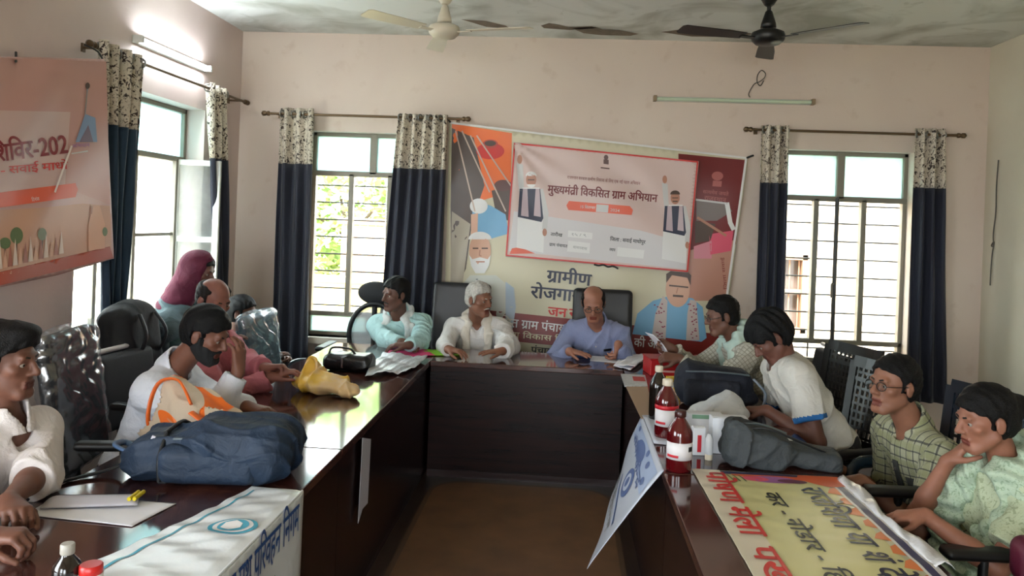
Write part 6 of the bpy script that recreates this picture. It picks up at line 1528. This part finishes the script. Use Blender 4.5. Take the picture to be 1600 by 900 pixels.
# navy backpack standing on the right-hand table
c0 = P(1118, 640, Z=ZT) + [0.0, .10, 0]; s = Sdf(); s.box(c0 + [0, 0, .110], (.215, .11, .112), rotz(-.05) @ roty(.08), .09, .03); s.ell(c0 + [.16, -.02, .05], (.09, .10, .055), None, .04); s.fn(creases(.016, 61, 13., 5.), c0, 3, 0, 3); s.fn(lambda q: (ZT + .001 - q[:, 2]).astype(np.float32), c0, 3, 0, 2)
bp2 = mat('bag_midnight', (.065, .085, .14), .75, fold=.4, bump=.2, bscale=45); bag = soft_thing('backpack', 'midnight blue backpack on the table behind the white cloth bundle', 'bag', s, .007, bp2)
s = Sdf(); s.box(c0 + [-.02, -.105, .085], (.15, .035, .07), None, .03, .02); s.fn(creases(.004, 63, 25.), c0, 3, 0, 3); soft('front_pocket', s, .007, bp2, bag)
MB().tube([c0 + [-.16, -.09, .19], c0 + [0, -.12, .20], c0 + [.17, -.09, .185]], .005, 6).build('zipper', MATS['zip_grey'], bag); MB().tube([c0 + [.20, -.05, .16], c0 + [.26, -.07, .09], c0 + [.24, -.10, .02]], .014, 8, flat=.5).build('strap', mat('strap_pale', (.5, .55, .6), .6), bag)

# white cloth bundle, cartons, tubes
c0 = P(1120, 666, Z=ZT) + [0, .09, 0]; s = Sdf(); s.ell(c0 + [.02, 0, .05], (.15, .10, .055), rotz(-.2), .03); s.ell(c0 + [.06, .03, .09], (.09, .07, .045), rotz(.3), .03); s.ell(c0 + [-.10, -.03, .03], (.08, .06, .034), None, .03); s.fn(creases(.014, 71, 26., 8.), c0, 3, 0, 3); s.fn(lambda q: (ZT + .001 - q[:, 2]).astype(np.float32), c0, 3, 0, 2)
soft_thing('cloth_bundle', 'crumpled white cloth bundle behind the white cartons', 'cloth', s, .006, cloth('bundle_white', (.78, .79, .80)))
def carton(label, px, w, d, h_, m, rz, extra=None):
    q = P(*px, Z=ZT) ; R = rotz(rz); q = q + R @ np.array([0, d / 2, 0]); root = thing('carton', label, 'box', tuple(q)); MB().box(q + [0, 0, h_ / 2 + .0005], (w, d, h_), R).build('box_body', m, root, bev=.0025)
    MB().box(q + [0, 0, h_ + .001], (w * .98, d * .5, .002), R).build('flap', m, root)
    if extra: MB().box(q + R @ np.array([extra[0], -d / 2 - .0008, extra[1]]), (extra[2], .0015, extra[3]), R).build('printed_label', extra[4], root)
    return root
cw_m = mat('carton_white', (.83, .84, .86), .5)
carton('plain white carton beside the grey bag', (1140, 710), .15, .07, .150, cw_m, .05)
carton('slim white carton with a pink stripe behind the foremost syrup bottle', (1092, 712), .052, .04, .115, cw_m, .1, (.0, .05, .016, .07, lab_r))
q = P(1096, 690, Z=ZT) + [.03, .12, 0]; root = thing('carton', 'flat white and green carton between the slim carton and the cloth bundle', 'box', tuple(q)); MB().box(q + [0, 0, .05], (.16, .06, .10), rotz(.05)).build('box_body', cw_m, root, bev=.002); MB().box(q + [0, -.031, .088], (.12, .002, .018), rotz(.05)).build('label', mat('label_green', (.45, .60, .50), .5), root)
q = P(1107, 718, Z=ZT); root = thing('ointment_tube', 'small white tube standing before the white carton', 'tube', tuple(q)); MB().lathe([(.013, 0), (.015, .003), (.015, .025), (.017, .028), (.016, .085), (.006, .105)], q, 16).build('tube_body', cw_m, root); MB().lathe([(.0155, .0005), (.0157, .022), (.010, .024)], q, 16).build('cap', cap_w, root)
sheet_on('cardboard_piece', 'flat beige cardboard piece beyond the grey bag', 'cardboard', [(1165, 664), (1212, 676), (1198, 684), (1160, 676)], MATS['kraft'], th=.004)
draped('painted_reflection', 'white sheet painting a window reflection on the table edge beyond the grey bag', 'paper', [(1216, 676), (1226, 676), (1252, 703), (1234, 700)], paper_m, .001, 2, lift=.002, n=4)  # white sheet added in place of a window's reflection on the tabletop
# grey slouching bag
c0 = P(1215, 738, Z=ZT) + [0, .09, 0]; s = Sdf(); s.box(c0 + [-.07, 0, .075], (.125, .09, .078), roty(.25), .03, .03); s.box(c0 + [.10, .01, .045], (.17, .085, .045), roty(.12), .035, .05); s.fn(creases(.006, 87, 30., 8.), c0, 3, 0, 3); s.fn(creases(.012, 81, 17., 6.), c0, 3, 0, 3); s.fn(lambda q: (ZT + .001 - q[:, 2]).astype(np.float32), c0, 3, 0, 2)
gb = mat('bag_grey', (.21, .23, .24), .75, bump=.25, bscale=50, fold=.4); bag = soft_thing('shoulder_bag', 'dark grey slouching bag at the far end of the yellow banner', 'bag', s, .006, gb)
MB().tube([c0 + [-.16, -.02, .13], c0 + [-.05, -.07, .165], c0 + [.08, -.06, .12], c0 + [.20, -.02, .07]], .009, 8, flat=.6).build('strap', bp_d, bag); MB().tube([c0 + [-.16, .02, .150], c0 + [-.05, .02, .158], c0 + [.06, .02, .125]], .005, 6).build('zipper', MATS['zip_grey'], bag)
# printed blue-grey poster sheet hanging off the inner edge into the bay
A0, B0, C0, D0 = np.array([TIR + .004, 3.86, ZT + .004]), np.array([TIR + .004, 3.0, ZT + .004]), P(919, 890, Y=3.02), P(968, 742, Y=3.84)
def S_post(u, v, off):
    p = (A0 * (1 - u) + B0 * u) * (1 - v) + (D0 * (1 - u) + C0 * u) * v
    return p + np.array([-.7, -.1, .5]) * (off + .012 * math.sin(PI * v) + .006 * math.sin(u * 9 + v * 5) * v)
A = Art(S_post, .06)
A.poly([(.05, .08), (.95, .06), (.95, .30), (.05, .30)], ink('poster_blue_pale', (.60, .66, .78)), 1); A.ell((.45, .2), (.16, .09), ink('poster_blue', (.30, .38, .58)), 2); A.ell((.62, .46), (.13, .13), MATS['ink_poster_blue'], 2); A.ell((.62, .46), (.08, .08), ink('poster_pale', (.74, .77, .84)), 3); A.ell((.62, .46), (.04, .05), MATS['ink_poster_blue'], 4)
A.line([(.35, .62), (.85, .70)], .03, MATS['ink_poster_blue'], 2); A.text('सेवा केन्द्र', (.12, .30), (.85, .33), .07, MATS['ink_poster_blue'], 3, .03); A.text('पंजीकरण', (.2, .86), (.8, .86), .08, K_['grey'], 3, .03)
for k in range(5): A.line([(.1, .72 + k * .04), (.55 + .08 * (k % 3), .73 + k * .04)], .012, K_['grey'], 2)
for x, y in ((.15, .12), (.3, .22), (.75, .14), (.85, .24), (.62, .1)): A.ell((x, y), (.035, .035), MATS['ink_poster_blue'], 2)
r = thing('hanging_poster', 'pale blue printed poster sheet hanging off the inner table edge by the bottles', 'poster', tuple(B0)); A.build(r, [(0, 0), (1, 0), (1, 1), (0, 1)], mat('poster_paper', (.73, .75, .80), .35, bump=.08, bscale=20))
S2_ = [np.array([TIR + .004, y, ZT + .004]) for y in (3.86, 3.25)]
mb = MB(); mb.grid(lambda u, v: (TIR + .006 + .10 * v, 3.86 - .5 * u, ZT + .003 + .003 * abs(math.sin(u * 8 + v * 3))), 8, 4); solidify(mb.build('folded_edge', MATS['poster_paper'], r), .001, 1)
# yellow banner on the right-hand table
x0, y0 = .545, 3.03; WB, LB = .53, 2.0
def S_y(a, b, off): return (x0 + b + .035 * (a / 1.0) * .6, y0 - a, ZT + .004 + off + .0020 * (math.sin(a * 21 + b * 3) ** 2 + .5 * math.sin(a * 37 - b * 9) ** 2) )
A = Art(S_y, .028)
A.rect(.0, .0, LB, WB - .075, ink('banner_yellow', (.80, .78, .56)), .6)
A.poly([(0, .06), (0, WB), (.035, WB), (.035, .06)], ink('indigo', (.20, .20, .34)), 1); A.poly([(.03, .12), (.03, WB), (.07, WB), (.055, .12)], ink('rust', (.80, .36, .20)), 1.4)
A.rect(0, WB - .045, LB, WB - .018, MATS['ink_indigo'], 1.2); A.rect(0, WB - .018, LB, WB, K_['lgrey'], 1.2); A.rect(0, WB - .055, LB, WB - .045, K_['white'], 1.3)
for k in range(14): A.poly([(.02 + k * .10, WB - .056), (.10 + k * .10, WB - .056), (.085 + k * .10, WB - .09 - .012 * (k % 2)), (.04 + k * .10, WB - .08)], ink('scallop', (.85, .48, .26)), 1.5)
A.poly([(.0, .38), (.05, .36), (.12, .46), (.10, WB), (0, WB)], MATS['ink_rust'], 1.6); A.ell((.075, .26), (.035, .10), K_['violet'], 1.7); A.ell((.075, .20), (.026, .05), K_['pink'], 1.8); A.ell((.08, .335), (.02, .055), ink('plum', (.40, .20, .28)), 1.9)
A.rect(-.01, -.02, LB, .085, ink('banner_white_strip', (.82, .78, .70)), .9)
A.text('पोषण मेला', (.02, .015), (.62, .015), .075, K_['red'], 3, .05, upsign=1); A.text('पखवाड़ा', (.70, .012), (1.25, .012), .07, K_['red'], 3, .05, upsign=1)
A.text('राजेशिया या शं देक कि', (.14, .335), (1.10, .335), .078, K_['navy'], 3, .03, upsign=1); A.text('कर - नोडार - हि लोग', (.22, .185), (1.12, .185), .052, K_['black'], 3, .03, upsign=1)
for k in range(3): A.line([(.05, .10 + k * .022), (.11, .115 + k * .022)], .006, K_['green'], 2)
r = thing('table_banner', 'yellow printed banner with red and black lettering spread over the table', 'banner', (x0 + .25, 2.1, ZT)); A.build(r, [(-.01, -.02), (LB, -.02), (LB, WB), (-.01, WB)], mat('banner_sheet', (.82, .81, .70), .35))
def rl(u, v): w = .045 + .02 * math.sin(u * 9); return (x0 + .035 * u * .75 * .6 + WB - .01 + w * v, y0 - .02 - u * .75, ZT + .006 + (.016 * math.sin(PI * v) * (.6 + .4 * math.sin(u * 31 + v * 4)) + .005 * abs(math.sin(u * 60 + v * 9))) * (1 if 0 < v < 1 else .2))
mb = MB(); mb.grid(rl, 40, 8); solidify(mb.build('crinkled_edge', mat('plastic_crinkle', (.82, .82, .83), .22, bump=.3, bscale=60), r), .001, 1)
# black rucksack hanging behind the chairs on the left; maroon handbag; dark blue jacket
c0 = P(203, 520, Y=4.28); s = Sdf(); s.box(c0 + [0, 0, -.03], (.12, .20, .20), roty(-.12), .10, .03); s.ell(c0 + [-.01, .02, .13], (.09, .12, .07), None, .05); s.fn(creases(.010, 91, 15., 5.), c0, 3, 0, 3)
bm_ = mat('bag_black', (.03, .036, .05), .75, bump=.2, bscale=40); bag = soft_thing('rucksack', 'black rucksack hung over the chair back in front of the shawled woman', 'bag', s, .008, bm_)
MB().tube([c0 + [.10, -.10, -.15], c0 + [.16, -.11, 0], c0 + [.10, -.08, .12]], .016, 8, flat=.5).build('strap', bp_d, bag); MB().tube([c0 + [.10, .10, -.15], c0 + [.16, .11, 0], c0 + [.10, .08, .12]], .016, 8, flat=.5).build('strap', bp_d, bag)
c0 = P(1613, 866, Y=2.42); s = Sdf(); s.box(c0 + [.02, 0, -.02], (.075, .05, .07), None, .04, .02); s.fn(creases(.006, 95, 26.), c0, 3, 0, 3); bag = soft_thing('handbag', 'maroon handbag hanging beside the armrest of the woman in pale green', 'bag', s, .006, mat('bag_maroon', (.30, .05, .14), .5, bump=.2, bscale=50))
MB().tube([c0 + [.0, 0, .03], c0 + [.0, .03, .075], c0 + [.06, .03, .075], c0 + [.06, 0, .03]], .006, 8).build('handle', MATS['bag_maroon'], bag)
